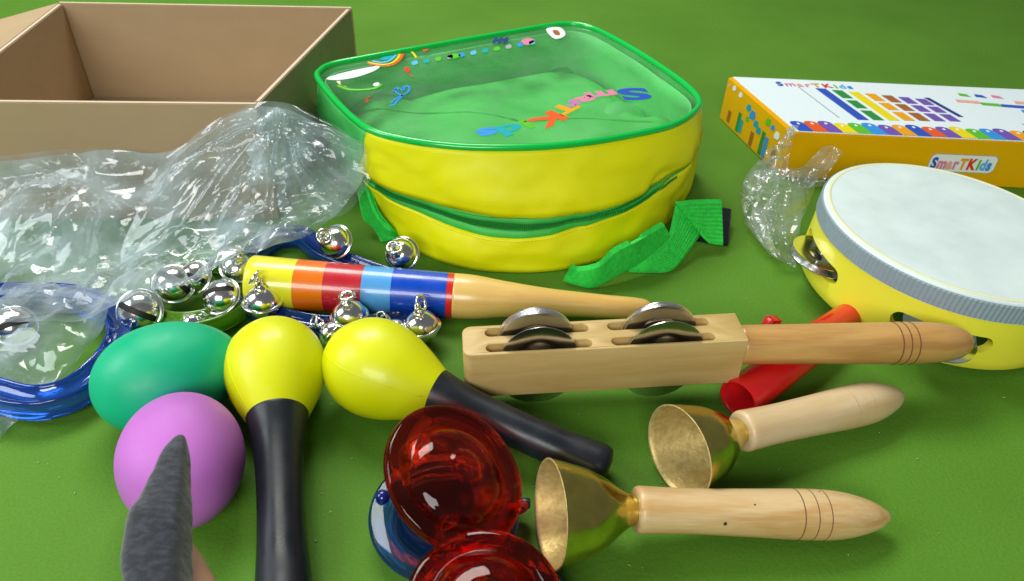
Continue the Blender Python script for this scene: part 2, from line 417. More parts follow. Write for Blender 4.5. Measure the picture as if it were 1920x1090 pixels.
# ------------------------------------------------------------------ green table surface
def felt():
    m = bpy.data.materials.new('green_cloth'); m.use_nodes = True; N, L = nodes(m); b = N['Principled BSDF']
    tc = N.new('ShaderNodeTexCoord')
    n1 = N.new('ShaderNodeTexNoise'); n1.inputs['Scale'].default_value = 9; n1.inputs['Detail'].default_value = 5
    L.new(tc.outputs['Object'], n1.inputs['Vector'])
    r = N.new('ShaderNodeValToRGB'); r.color_ramp.elements[0].position = 0.3; r.color_ramp.elements[1].position = 0.72
    r.color_ramp.elements[0].color = (0.076, 0.202, 0.014, 1); r.color_ramp.elements[1].color = (0.094, 0.234, 0.019, 1)
    L.new(n1.outputs['Fac'], r.inputs[0])
    n2 = N.new('ShaderNodeTexNoise'); n2.inputs['Scale'].default_value = 900; n2.inputs['Detail'].default_value = 3
    L.new(tc.outputs['Object'], n2.inputs['Vector'])
    mm = N.new('ShaderNodeMix'); mm.data_type = 'RGBA'; mm.blend_type = 'MULTIPLY'; mm.inputs['Factor'].default_value = 0.3
    r2 = N.new('ShaderNodeValToRGB'); r2.color_ramp.elements[0].color = (0.65, 0.65, 0.65, 1); r2.color_ramp.elements[1].color = (1.25, 1.25, 1.25, 1)
    r2.color_ramp.elements[0].position = 0.3; r2.color_ramp.elements[1].position = 0.7
    L.new(n2.outputs['Fac'], r2.inputs[0]); L.new(r.outputs[0], mm.inputs['A']); L.new(r2.outputs[0], mm.inputs['B'])
    L.new(mm.outputs['Result'], b.inputs['Base Color'])
    b.inputs['Roughness'].default_value = 0.7; b.inputs['Specular IOR Level'].default_value = 0.2
    n3 = N.new('ShaderNodeTexNoise'); n3.inputs['Scale'].default_value = 420; n3.inputs['Detail'].default_value = 5
    L.new(tc.outputs['Object'], n3.inputs['Vector'])
    bp = N.new('ShaderNodeBump'); bp.inputs['Strength'].default_value = 0.35; bp.inputs['Distance'].default_value = 0.0008
    L.new(n3.outputs['Fac'], bp.inputs['Height']); L.new(bp.outputs[0], b.inputs['Normal'])
    return m
M['felt'] = felt()
def table():
    n = 60; vs, fs = [], []
    for j in range(n + 1):
        for i in range(n + 1):
            x = -1.6 + 3.2 * i / n; y = -1.0 + 3.2 * j / n
            z = 0.0
            if y > 0.75: z = 0.004 * (noise.noise(Vector((x * 3, y * 3, 0))))*min(1,(y-.75)*3)
            vs.append((x, y, z))
    for j in range(n):
        for i in range(n):
            a = j * (n + 1) + i; fs.append((a, a + 1, a + n + 2, a + n + 1))
    t = link('table_surface', mesh('table_surface', vs, fs), M['felt'])
    tag(t, 'matt green cloth covered table top under all the toys', 'table top', kind='structure')
    # lint specks lying on the cloth
    bm = bmesh.new()
    spots = [(1085, 777), (1000, 913), (1240, 905), (1845, 95), (1905, 70), (1930, 95), (1640, 780), (1180, 1060), (940, 555), (1400, 560),
             (140, 925), (90, 870), (620, 960), (660, 860), (1330, 470), (1720, 860), (1760, 1000), (1460, 880), (1130, 950), (1590, 1040)]
    for k, (u, v) in enumerate(spots + [(rng.uniform(0, 1920), rng.uniform(700, 1085)) for _ in range(26)]):
        p = P(u, v, 0.0004); a = rng.uniform(0, 3.14); l = rng.uniform(0.0003, 0.0007); w = 0.00014
        d = Vector((math.cos(a), math.sin(a), 0)); e = Vector((-d.y, d.x, 0))
        q = [p + d * l, p + e * w, p - d * l, p - e * w]
        lo = [bm.verts.new(x) for x in q]; hi = [bm.verts.new(x + Vector((0, 0, .00025))) for x in q]
        bm.faces.new(hi); bm.faces.new(lo[::-1])
        for i in range(4): bm.faces.new((lo[i], lo[(i + 1) % 4], hi[(i + 1) % 4], hi[i]))
    tag(link('lint', bm_mesh('lint', bm), col_mat('lint', (0.35, 0.55, 0.30), 0.9)), 'tiny pale lint specks scattered on the green cloth', 'lint', kind='stuff')
table()

# ------------------------------------------------------------------ open cardboard box
def cardboard_box():
    h = 0.083; th = 0.0035
    A = P(481, 196, h); D = P(660, 13, h); Eb = P(112, 3, h)
    Lf = P(-130, 190, h)
    A.z = D.z = Eb.z = Lf.z = 0
    root = empty('cardboard_box', (A + D + Eb + Lf) / 4, 'open brown cardboard box standing behind the crumpled clear bag', 'box')
    cen = (A + D + Eb + Lf) / 4
    def wall(name, a, b, z0=0.0, z1=h, label=None, cut=0.0):
        d = (b - a).normalized(); n = Vector((-d.y, d.x, 0))
        if n.dot(cen - a) < 0: n = -n
        bm = bmesh.new()
        a2 = a + d * cut; b2 = b - d * cut
        vs = [a2, b2, b2 + n * th, a2 + n * th]
        lo = [bm.verts.new(v + Vector((0, 0, z0))) for v in vs]; hi = [bm.verts.new(v + Vector((0, 0, z1))) for v in vs]
        top = bm.faces.new(hi); top.material_index = 1
        bm.faces.new(lo[::-1])
        for i in range(4): bm.faces.new((lo[i], lo[(i + 1) % 4], hi[(i + 1) % 4], hi[i]))
        bmesh.ops.recalc_face_normals(bm, faces=bm.faces)
        bmesh.ops.bevel(bm, geom=list(bm.edges), offset=0.0006, segments=2, affect='EDGES')
        o = link(name, bm_mesh(name, bm), [M['cardboard'], M['cardboard_edge']], root)
        return o
    wall('front_wall', A, Lf)
    wall('back_wall', D, Eb)
    wall('side_wall', A, D, 0.0, h - 0.0004, cut=th + 0.0016)
    wall('side_wall', Lf, Eb, 0.0, h - 0.0004, cut=th + 0.0016)
    # bottom panel
    bm = bmesh.new(); q = [v + (cen - v) * 0.03 for v in (A, D, Eb, Lf)]
    lo = [bm.verts.new(v + Vector((0, 0, .0008))) for v in q]; hi = [bm.verts.new(v + Vector((0, 0, .0035))) for v in q]
    bm.faces.new(hi); bm.faces.new(lo[::-1])
    for i in range(4): bm.faces.new((lo[i], lo[(i + 1) % 4], hi[(i + 1) % 4], hi[i]))
    bmesh.ops.recalc_face_normals(bm, faces=bm.faces)
    link('bottom_panel', bm_mesh('bottom', bm), M['cardboard'], root)
    # flap folded outwards on the far left
    d = (Eb - Lf).normalized(); out = Vector((-d.y, d.x, 0))
    if out.dot(cen - Lf) > 0: out = -out
    a = Lf + d * .03 + Vector((0, 0, h - .004)) + out * .001; b = Eb + Vector((0, 0, h - .004)) + out * .001
    e = out * 0.085 + Vector((0, 0, -0.022)); up = Vector((0, 0, .003))
    vs = [a, b, b + e - d * .004, a + e]; vs = vs + [v + up for v in vs]
    fs = [(4, 5, 6, 7), (3, 2, 1, 0)] + [(i, (i + 1) % 4, 4 + (i + 1) % 4, 4 + i) for i in range(4)]
    link('flap', fixn(mesh('flap', vs, fs, False)), M['cardboard'], root)
cardboard_box()

# ------------------------------------------------------------------ lettering
def glyph(ch, size, bold=0.0, thick=0.0):
    cu = bpy.data.curves.new('glyph', 'FONT'); cu.body = ch; cu.size = size; cu.offset = bold; cu.extrude = thick; cu.resolution_u = 4
    o = bpy.data.objects.new('glyph', cu); col.objects.link(o)
    dg = bpy.context.evaluated_depsgraph_get()
    me = bpy.data.meshes.new_from_object(o.evaluated_get(dg))
    w = max((v.co.x for v in me.vertices), default=size * .5)
    bpy.data.objects.remove(o); bpy.data.curves.remove(cu)
    return me, w
def word(text, colors, origin, xd, yd, size, parent, bold=0.0, gap=0.12, name='letter', lift=0.0, hop=None, squash=1.0):
    z = xd.cross(yd).normalized(); x = 0
    for i, (ch, c) in enumerate(zip(text, colors)):
        me, w = glyph(ch, size, bold * size, 0.00008)
        o = origin + xd * (x * squash) + z * lift + (yd * hop[i] if hop else Vector((0, 0, 0)))
        Mx = basis(o, xd * squash, yd, z)
        link(name, me, ink(c), parent, Mx)
        x += w + gap * size

# ------------------------------------------------------------------ green and yellow backpack
def backpack():
    ZR = 0.075
    rim_front = [(597, 150), (640, 202), (690, 243), (760, 264), (850, 276), (930, 279), (1020, 277), (1110, 268), (1200, 252), (1262, 236), (1300, 213), (1311, 192)]
    base_front = [(622, 262), (652, 330), (690, 395), (735, 442), (800, 482), (880, 506), (960, 513), (1050, 508), (1150, 482), (1230, 440), (1280, 385), (1297, 318)]
    rim_back = [(1290, 165), (1240, 128), (1180, 90), (1120, 58), (1085, 48), (1050, 47), (1010, 53), (900, 72), (780, 93), (680, 111), (625, 122), (602, 133)]
    rf = [P(u, v, ZR) for u, v in rim_front]; rb = [P(u, v, ZR) for u, v in rim_back]
    bf = [P(u, v, 0.0) for u, v in base_front]
    cen = sum(rf + rb, Vector()) / (len(rf) + len(rb))
    bb = []
    for i, p in enumerate(rb):
        q = p.copy(); q.z = 0; bb.append(q + (q - Vector((cen.x, cen.y, 0))) * 0.02)
    bb[0] = bb[0].lerp(bf[-1], .5); bb[-1] = bb[-1].lerp(bf[0], .5)
    NC = 8
    rim = catmull(rf + rb, NC, True); basep = catmull(bf + bb, NC, True)
    for p in basep: p.z = 0.0006
    n = len(rim); nf = (len(rf) - 1) * NC             # columns 0..nf are the visible front
    root = empty('backpack', (cen.x, cen.y, 0), 'small green and yellow backpack with clear top lying on its back', 'backpack')
    def fold(i, s):
        p = basep[i].lerp(rim[i], s)
        o = Vector((p.x - cen.x, p.y - cen.y, 0)).normalized()
        a = i / n * 2 * math.pi * 6
        q_ = Vector((p.x * 24 + 2 * noise.noise(p * 30), p.y * 24, p.z * 75))
        w = noise.noise(Vector((p.x * 26, p.y * 26, p.z * 40 + 3))) * 0.0036 + (0.35 - abs(noise.noise(q_ * .6))) * 0.0036 + (0.3 - abs(noise.noise(q_ * 1.3 + Vector((5, 1, 2))))) * 0.0014
        bul = math.sin(s * math.pi) * 0.003
        fade = min(1, (1 - s) * 7) * min(1, s * 8 + .15)
        return p + o * (w * fade + bul)
    def zs(i):                                         # slider lines of the gaping zip, as fractions of the height
        t = min(max(i / nf, 0), 1)
        mid = math.exp(-((t - .56) / .24) ** 2)
        w = max(0.0, min(1.0, (1.0 - t) / 0.50))
        up = 0.545 - 0.078 * mid + 0.065 * max(0, t - .75) / .25
        lo = up - 0.020 - (0.095 + 0.042 * mid) * w * w * (3 - 2 * w)
        return lo, up
    def band(name, s0, s1, material, i0, i1, rows, closed=False, push=0.0):
        vs, fs = [], []; idx = list(range(i0, i1 + 1)) if not closed else list(range(n))
        for i in idx:
            a = s0(i) if callable(s0) else s0; b = s1(i) if callable(s1) else s1
            o = Vector((basep[i % n].x - cen.x, basep[i % n].y - cen.y, 0)).normalized()
            for r in range(rows + 1):
                vs.append(fold(i % n, a + (b - a) * r / rows) + o * push)
        m = rows + 1; L = len(idx)
        for k in range(L if closed else L - 1):
            k2 = (k + 1) % L
            for r in range(rows): fs.append((k * m + r, k2 * m + r, k2 * m + r + 1, k * m + r + 1))
        me = fixn(mesh(name, vs, fs))
        o = link(name, me, material, root)
        sm = o.modifiers.new('thickness', 'SOLIDIFY'); sm.thickness = 0.0009; sm.offset = -1
        return o
    gi = 2 * NC                                        # the green side panel ends where the yellow begins
    band('side_panel', 0.0, 0.992, M['bag_light'], 0, gi, 16)['label'] = 'light green left side panel'
    band('upper_gusset', lambda i: zs(i)[1], 0.992, M['bag_yellow'], gi, nf, 10)
    band('lower_gusset', 0.0, lambda i: zs(i)[0], M['bag_yellow'], gi, nf, 10)
    band('back_side', 0.0, 0.992, M['bag_light'], nf, n, 10)
    # zip tapes and teeth, set a little inside the yellow edges
    def tape(name, s_at, w, push):
        a = lambda i: s_at(i) - w; b = lambda i: s_at(i) + w
        return band(name, a, b, M['zip_tape'], gi, nf, 2, push=push)
    tape('zip_tape', lambda i: zs(i)[1] - (zs(i)[1] - zs(i)[0]) * .20, 0.032, -0.0010)
    tape('zip_tape', lambda i: zs(i)[0] + (zs(i)[1] - zs(i)[0]) * .22, 0.036, -0.0006)
    for which, off in ((1, -0.062), (0, 0.072)):
        bm = bmesh.new()
        for i in range(gi + 4, nf - 4):
            lo, up = zs(i)
            if up - lo < 0.045: continue
            for f in (0.0, 0.33, 0.66):
                p = fold(i, zs(i)[which] + off).lerp(fold(i + 1, zs(i + 1)[which] + off), f)
                o = Vector((p.x - cen.x, p.y - cen.y, 0)).normalized()
                q = p + o * 0.0004
                bmesh.ops.create_cube(bm, size=1, matrix=Matrix.Translation(q) @ Matrix.Diagonal((0.0007, 0.0012, 0.0020, 1)))
        tag(link('zip_teeth', bm_mesh('zip_teeth', bm), M['zip_teeth'], root), kind='stuff')
    # inner lining seen through the zip gap
    band('lining', 0.05, 0.95, M['lining'], 0, n - 1, 6, closed=True, push=-0.006)
    # piping round the clear window and a seam line under it
    link('piping', tube([p + Vector((0, 0, 0.0006)) for p in rim], 0.0022, 10, True), M['piping'], root)
    # stitching
    for s_at, nm in ((lambda i: zs(i)[1] + 0.022, 'stitching'), (lambda i: zs(i)[0] - 0.026, 'stitching')):
        bm = bmesh.new()
        for i in range(gi + 6, nf - 10):
            for f in (0.1, 0.6):
                p = fold(i, s_at(i)).lerp(fold(i + 1, s_at(i + 1)), f)
                p2 = fold(i, s_at(i)).lerp(fold(i + 1, s_at(i + 1)), f + .3)
                o = Vector((p.x - cen.x, p.y - cen.y, 0)).normalized() * 0.0002
                d = (p2 - p); w = Vector((0, 0, .00022))
                vsx = [bm.verts.new(x + o) for x in (p - w, p2 - w, p2 + w, p + w)]
                bm.faces.new(vsx)
        tag(link(nm, bm_mesh(nm, bm), M['thread'], root), kind='stuff')
    # clear window and the padded floor of the bag, as fans of rings towards the middle
    def sheet(name, loop, zf, material, shrink=1.0, rings=14, wav=0.0, seed=0, sol=0.0):
        vs, fs = [], []; m = len(loop)
        for r in range(rings + 1):
            k = r / rings
            for p in loop:
                q = Vector((cen.x, cen.y, 0)).lerp(Vector((p.x, p.y, 0)), shrink * (1 - k) + 0.002)
                e = 1 - (1 - k) ** 2
                z = zf(k) + wav * e * noise.noise(Vector((q.x * 16 + seed, q.y * 16, seed)))
                vs.append(Vector((q.x, q.y, z)))
        for r in range(rings):
            for i in range(m):
                j = (i + 1) % m
                fs.append((r * m + i, r * m + j, (r + 1) * m + j, (r + 1) * m + i))
        fs.append(tuple(rings * m + i for i in range(m)))
        o = link(name, fixn(mesh(name, vs, fs)), material, root)
        if sol:
            sm = o.modifiers.new('thickness', 'SOLIDIFY'); sm.thickness = sol
        return o
    win = sheet('clear_window', rim, lambda k: ZR - 0.0022 * (1 - (1 - k) ** 2), M['pvc'], 0.995, wav=0.0016, seed=3)
    sheet('bag_floor', basep, lambda k: 0.036 + 0.010 * min(1, k * 5), M['bag_green'], 0.93, rings=24, wav=0.011, seed=8, sol=0.001)
    # collapsed lining folds lying inside the bag
    def inner_fold(path, width, z0, z1, material):
        pts = catmull([P(u, v, z) for u, v, z in path], 10)
        vs, fs = [], []
        for i, p in enumerate(pts):
            a = pts[max(i - 1, 0)]; b = pts[min(i + 1, len(pts) - 1)]
            t = (b - a); t.z = 0; t.normalize(); x = Vector((-t.y, t.x, 0))
            for k in range(9):
                f = k / 8
                z = 0.006 + (p.z + z1 - 0.006) * (math.sin(f * math.pi) ** .8) * (math.sin(math.pi * (i + .5) / len(pts)) ** .45) + 0.003 * noise.noise(Vector((i * .2, k * .4, 5)))
                vs.append(Vector((p.x, p.y, z)) + x * (width * (f - .5)))
        for i in range(len(pts) - 1):
            for k in range(8): fs.append((i * 9 + k, i * 9 + k + 1, (i + 1) * 9 + k + 1, (i + 1) * 9 + k))
        o = link('lining_fold', fixn(mesh('lining_fold', vs, fs)), material, root)
        sm = o.modifiers.new('thickness', 'SOLIDIFY'); sm.thickness = 0.001
    inner_fold([(1080, 222, .045), (1150, 195, .05), (1225, 165, .048)], 0.060, 0, -.002, M['bag_light'])
    inner_fold([(720, 215, .040), (900, 180, .046), (1040, 130, .044), (1110, 90, .04)], 0.050, 0, .0, M['bag_green'])
    # print on the clear window: pieces traced on the window's own plane
    ZP = ZR - 0.0002
    def blob(pts, c, z=ZP, name='print_shape', lift=0.0):
        q = catmull([P(u, v, z) for u, v in pts], 5, True)
        me = prism([(p.x, p.y) for p in q], [], z + lift, z + lift + 0.00015)
        return link(name, me, ink(c), win)
    def stroke(pts, c, w=0.0016, z=ZP, closed=False):
        q = catmull([P(u, v, z) for u, v in pts], 6, closed)
        link('print_stroke', tube(q, 1.0, section=[(-w / 2, -.0001), (w / 2, -.0001), (w / 2, .0001), (-w / 2, .0001)], closed=closed), ink(c), win)
    blob([(612, 148), (640, 138), (690, 127), (712, 125), (700, 134), (668, 145), (636, 150)], 'white')
    stroke([(690, 119), (716, 124), (738, 121), (752, 110), (756, 99)], 'redorange', 0.0022)
    stroke([(690, 117), (716, 121), (735, 118), (747, 108), (750, 100)], 'yellow', 0.0022)
    stroke([(698, 114), (716, 117), (730, 114), (740, 106), (743, 101)], 'lightblue', 0.0026)
    blob([(712, 111), (725, 113), (736, 106), (728, 104)], 'teal')
    for k in range(11):                                # the pale strip with small figures along the far edge
        t = k / 10
        u = 772 + 220 * t; v = 117 - 38 * t
        blob([(u, v), (u + 9, v - 3), (u + 11, v + 3), (u + 2, v + 5)], ['lightblue', 'teal', 'leaf', 'grey', 'sky'][k % 5])
    blob([(836, 106), (852, 101), (864, 104), (852, 110)], 'leaf')
    stroke([(770, 95), (776, 101), (781, 108)], 'yellow', .0018)
    blob([(790, 91), (800, 88), (803, 94), (794, 96)], 'redorange')
    for t in (924, 934, 944): blob([(t, 76 - (t - 924) * .1), (t + 8, 70), (t + 9, 76), (t + 1, 82)], 'navy')
    blob([(978, 76), (992, 72), (1003, 77), (992, 84), (981, 83)], 'pink')
    blob([(1024, 55), (1050, 52), (1060, 66), (1040, 73)], 'white'); blob([(1036, 58), (1046, 58), (1050, 66), (1041, 66)], 'brown', lift=.0002)
    blob([(757, 130), (764, 126), (769, 131), (763, 136)], 'red'); stroke([(764, 135), (771, 142), (776, 143)], 'red', .0008)
    stroke([(634, 160), (660, 168), (700, 166), (716, 158)], 'leaf', 0.003); stroke([(632, 152), (640, 160), (650, 163)], 'yellow', .001)
    blob([(700, 158), (709, 155), (711, 160), (702, 162)], 'white'); blob([(632, 155), (637, 152), (638, 157)], 'white')
    stroke([(734, 192), (746, 183), (757, 178), (766, 172), (768, 163), (760, 162), (756, 170), (750, 166), (742, 165), (744, 174), (754, 180), (746, 188), (740, 196), (731, 198)], 'sky', .0016)
    stroke([(735, 171), (745, 168), (756, 164)], 'sky', .0014)
    stroke([(684, 189), (690, 192), (688, 185), (698, 180)], 'red', .0008)
    # the name arching across the window, readable from the far side
    S = P(1206, 172, ZP); Es = P(868, 247, ZP)
    marks = [('S', 'blue', (1209, 166), .042), ('m', 'pink', (1150, 169), .027), ('a', 'pink', (1105, 179), .026), ('r', 'magenta', (1078, 187), .026),
             ('T', 'orange', (1061, 192), .027), ('K', 'redorange', (1037, 207), .034), ('i', 'leaf', (984, 225), .028), ('d', 'teal', (969, 231), .030), ('s', 'sky', (925, 239), .030)]
    for k, (ch, c, (u, v), size) in enumerate(marks):
        o = P(u, v, ZP)
        a = P(*marks[max(k - 1, 0)][2], ZP); b = P(*marks[min(k + 1, len(marks) - 1)][2], ZP)
        xd = (b - a); xd.z = 0; xd.normalize(); yd = Vector((-xd.y, xd.x, 0))
        me, w = glyph(ch, size, 0.04 * size, .0001)
        link('letter', me, ink(c), win, basis(o + Vector((0, 0, .0002)), xd * 1.12, yd * .62, Vector((0, 0, 1))))
    # straps: webbing strips with real thickness
    def webbing(pairs, name='strap', ribs=5):
        a = catmull([P(*p[0]) for p in pairs], 12); b = catmull([P(*p[1]) for p in pairs], 12)
        vs, fs = [], []; m = 41
        for i, (p, q) in enumerate(zip(a, b)):
            for k in range(m):
                f = k / (m - 1)
                up = Vector((0, 0, 0.00060 * (1 if (k // 2) % 2 else -1)))
                vs.append(p.lerp(q, f) + up)
        for i in range(len(a) - 1):
            for k in range(m - 1): fs.append((i * m + k, i * m + k + 1, (i + 1) * m + k + 1, (i + 1) * m + k))
        o = link(name, fixn(mesh(name, vs, fs, False)), M['web'], root)
        sm = o.modifiers.new('thickness', 'SOLIDIFY'); sm.thickness = 0.0022
        return o
    webbing([((1070, 500, .012), (1058, 522, .003)), ((1085, 506, .010), (1085, 531, .002)), ((1120, 497, .016), (1112, 534, .002)),
             ((1150, 470, .022), (1150, 514, .006)), ((1195, 446, .028), (1200, 486, .010)), ((1240, 421, .030), (1252, 441, .020))])
    webbing([((1170, 490, .004), (1178, 506, .001)), ((1215, 476, .010), (1222, 507, .001)), ((1250, 450, .016), (1256, 503, .002)),
             ((1262, 408, .024), (1285, 470, .007)), ((1266, 383, .030), (1311, 433, .012))])
    webbing([((1264, 383, .031), (1312, 436, .014)), ((1300, 378, .030), (1328, 452, .008)), ((1349, 377, .026), (1353, 457, .006))])
    webbing([((672, 360, .025), (690, 345, .03)), ((680, 405, .014), (706, 395, .02)), ((702, 430, .006), (730, 428, .012)), ((716, 452, .001), (746, 448, .002))])
    bk = box(-.012, .012, -.016, .016, 0, .004, .0015)
    link('buckle', bk, M['buckle'], root, Matrix.Translation(P(1334, 425, .004)) @ Matrix.Rotation(R_(-12), 4, 'Z') @ Matrix.Rotation(R_(18), 4, 'X'))
backpack()

# ------------------------------------------------------------------ flat toy box
def toy_box():
    h = 0.039
    A = P(1487, 247, h); B = P(1920, 266, h); D = P(1366, 143, h)
    xd = (B - A); xd.z = 0; xd.normalize(); dv = D - A; dv.z = 0
    yd = Vector((-xd.y, xd.x, 0)); depth = dv.dot(yd); skew = dv.dot(xd)
    Wd = 0.30
    o0 = Vector((A.x, A.y, 0))
    root = empty('toy_box', o0 + xd * Wd / 2 + yd * depth / 2, 'flat orange and white printed toy box lying behind the tambourine', 'box')
    T = basis(o0, xd, yd, Vector((0, 0, 1)))
    # body: a sheared carton (its left end runs back at a slant)
    def slab(x0, x1, y0, y1, z0, z1, bev):
        bm = bmesh.new(); bmesh.ops.create_cube(bm, size=1)
        for v in bm.verts:
            x = x0 + (v.co.x + .5) * (x1 - x0); y = y0 + (v.co.y + .5) * (y1 - y0); z = z0 + (v.co.z + .5) * (z1 - z0)
            v.co = Vector((x + skew * y / depth, y, z))
        bmesh.ops.bevel(bm, geom=list(bm.edges), offset=bev, segments=2, affect='EDGES')
        return sharp(bm_mesh('slab', bm, True), 40)
    body = link('carton', slab(0, Wd, 0, depth, 0, h - .0006, .0009), M['box_orange'], root, T)
    lid = link('lid_panel', slab(0.0032, Wd - .002, 0.0006, depth - .0012, h - .0006, h + .0002, .0003), M['box_white'], root, T)
    lid['label'] = 'white printed top of the carton'
    k = skew / depth
    def onlid(x, y, z=0.0): return (x + k * y, y)
    def patch(pts, c, lift, parent=lid, name='print_shape', side=None):
        """pts in lid coordinates (x along front, y into depth); side: 'front' or 'left' take (along, up)"""
        if side is None:
            q = [onlid(*p) for p in pts]
            me = prism(q, [], h + .0002 + lift - .0001, h + .0003 + lift); Mx = T
        else:
            me = prism(pts, [], lift, lift + .0001)
            if side == 'front': Mx = T @ basis(Vector((0, 0, 0)), Vector((1, 0, 0)), Vector((0, 0, 1)), Vector((0, -1, 0)))
            else:
                e = Vector((skew, depth, 0)).normalized()
                Mx = T @ basis(Vector((0, 0, 0)), -e, Vector((0, 0, 1)), Vector((-e.y, e.x, 0)))
        return link(name, me, ink(c), parent, Mx)
    # xylophone key strip along the front edge
    keys = ['blue', 'redorange', 'purple', 'yellow', 'leaf', 'sky', 'purple', 'orange', 'blue', 'redorange', 'purple', 'yellow', 'leaf', 'sky', 'purple', 'orange', 'navy', 'redorange', 'purple', 'yellow', 'leaf', 'sky', 'purple', 'orange', 'blue']
    w = 0.0112
    for i, c in enumerate(keys):
        x0 = 0.0050 + i * w
        if x0 + w > Wd - .004: break
        L = 0.0165 + 0.0012 * ((i * 7) % 3)
        pts = [(x0, .0012), (x0 + w - .0004, .0012), (x0 + w - .0004, L - .003)] + [(x0 + w / 2 + w / 2 * math.cos(R_(a)) - .0002, L - .003 + .0045 * math.sin(R_(a))) for a in (30, 60, 90, 120, 150)] + [(x0, L - .003)]
        patch(pts, c, 0.0003, name='print_key')
        cx, cy = x0 + w / 2, L - .0035
        patch([(cx + .0011 * math.cos(R_(a)), cy + .0014 * math.sin(R_(a))) for a in range(0, 360, 45)], 'white', 0.0006)
    # picture of a xylophone in the middle
    bars = ['blue', 'green', 'yellow', 'orange', 'brown', 'purple', 'purple']
    for i, c in enumerate(bars):
        x0 = 0.064 + i * 0.0125
        y0, y1 = 0.026 + .0008 * i, 0.086 - .0022 * i
        segs = [(y0, y1)] if c in ('blue', 'yellow') and i < 3 else [(y0, y0 + (y1 - y0) * .30), (y0 + (y1 - y0) * .38, y0 + (y1 - y0) * .64), (y0 + (y1 - y0) * .72, y1)]
        for a, b in segs: patch([(x0, a), (x0 + .0085, a), (x0 + .0085, b), (x0, b)], c, .0003)
    patch([(.152, .040), (.156, .040), (.153, .076), (.149, .076)], 'navy', .0003)
    patch([(.050, .028), (.0508, .028), (.0508, .088), (.050, .088)], 'grey', .0003)
    for x, y, wd, c in ((.172, .070, .020, 'peach'), (.190, .066, .016, 'leaf'), (.205, .064, .022, 'blue'), (.184, .084, .008, 'leaf'), (.197, .083, .008, 'blue'),
                        (.211, .083, .008, 'pink'), (.222, .072, .018, 'peach'), (.214, .054, .020, 'sky'), (.232, .056, .020, 'grey')):
        patch([(x, y), (x + wd, y - .002), (x + wd, y + .0035), (x + .002, y + .005)], c, .0003)
    ring = [(.216 + .020 * math.cos(R_(a)), .030 + .008 * math.sin(R_(a))) for a in range(180, 361, 15)]
    patch(ring + [(x, y + .0022) for x, y in reversed(ring)], 'black', .0003)
    cols = ['blue', 'pink', 'peach', 'pink', 'orange', 'red', 'leaf', 'lightblue', 'sky']
    x3, y3 = T.to_3x3() @ Vector((1, 0, 0)), T.to_3x3() @ Vector((k, 1, 0)).normalized()
    word('SmarTKids', cols, T @ Vector((0.034 + k * (depth - .016), depth - .018, h + .0006)), x3, y3, 0.0115, lid, 0.02, name='letter', squash=1.05)
    # logo on the front face: pale plate with the name
    fx = T.to_3x3() @ Vector((1, 0, 0)); 
    patch(round_rect(.1095, .1610, .0115, .0265, [.004] * 4), 'grey', 0.0002, body, side='front')
    patch(round_rect(.1100, .1605, .0120, .0260, [.004] * 4), 'white', 0.0004, body, side='front')
    word('SmarTKids', cols, T @ Vector((0.1115, -.0007, .0145)), fx, Vector((0, 0, 1)), 0.0125, body, 0.045, gap=0.06, name='letter', squash=0.72)
    # prints on the slanted left end
    Ld = math.hypot(skew, depth)
    for i, (t, z0, z1, c) in enumerate(((.015, .002, .016, 'brown'), (.028, .002, .020, 'sky'), (.034, .002, .022, 'green'), (.050, .002, .014, 'brown'), (.070, .004, .016, 'teal'),
                                        (.075, .003, .020, 'green'), (.092, .004, .014, 'brown'))):
        patch([(-t - .004, z0), (-t + .001, z0), (-t + .001, z1), (-t - .004, z1)], c, .0002, body, side='left')
    for t, z, s, c in ((.018, .027, .004, 'white'), (.026, .030, .003, 'sky'), (.034, .031, .004, 'leaf'), (.050, .022, .004, 'teal'), (.058, .026, .005, 'sky'),
                       (.064, .020, .003, 'leaf'), (.044, .019, .004, 'teal'), (.066, .029, .004, 'teal'), (.083, .033, .003, 'white'), (.095, .034, .003, 'white'), (.104, .033, .002, 'peach')):
        patch([(-t + s * math.cos(R_(a)), z + s * .8 * math.sin(R_(a + 20 * (a % 3)))) for a in (0, 50, 120, 170, 230, 300)], c, .0002, body, side='left')
toy_box()

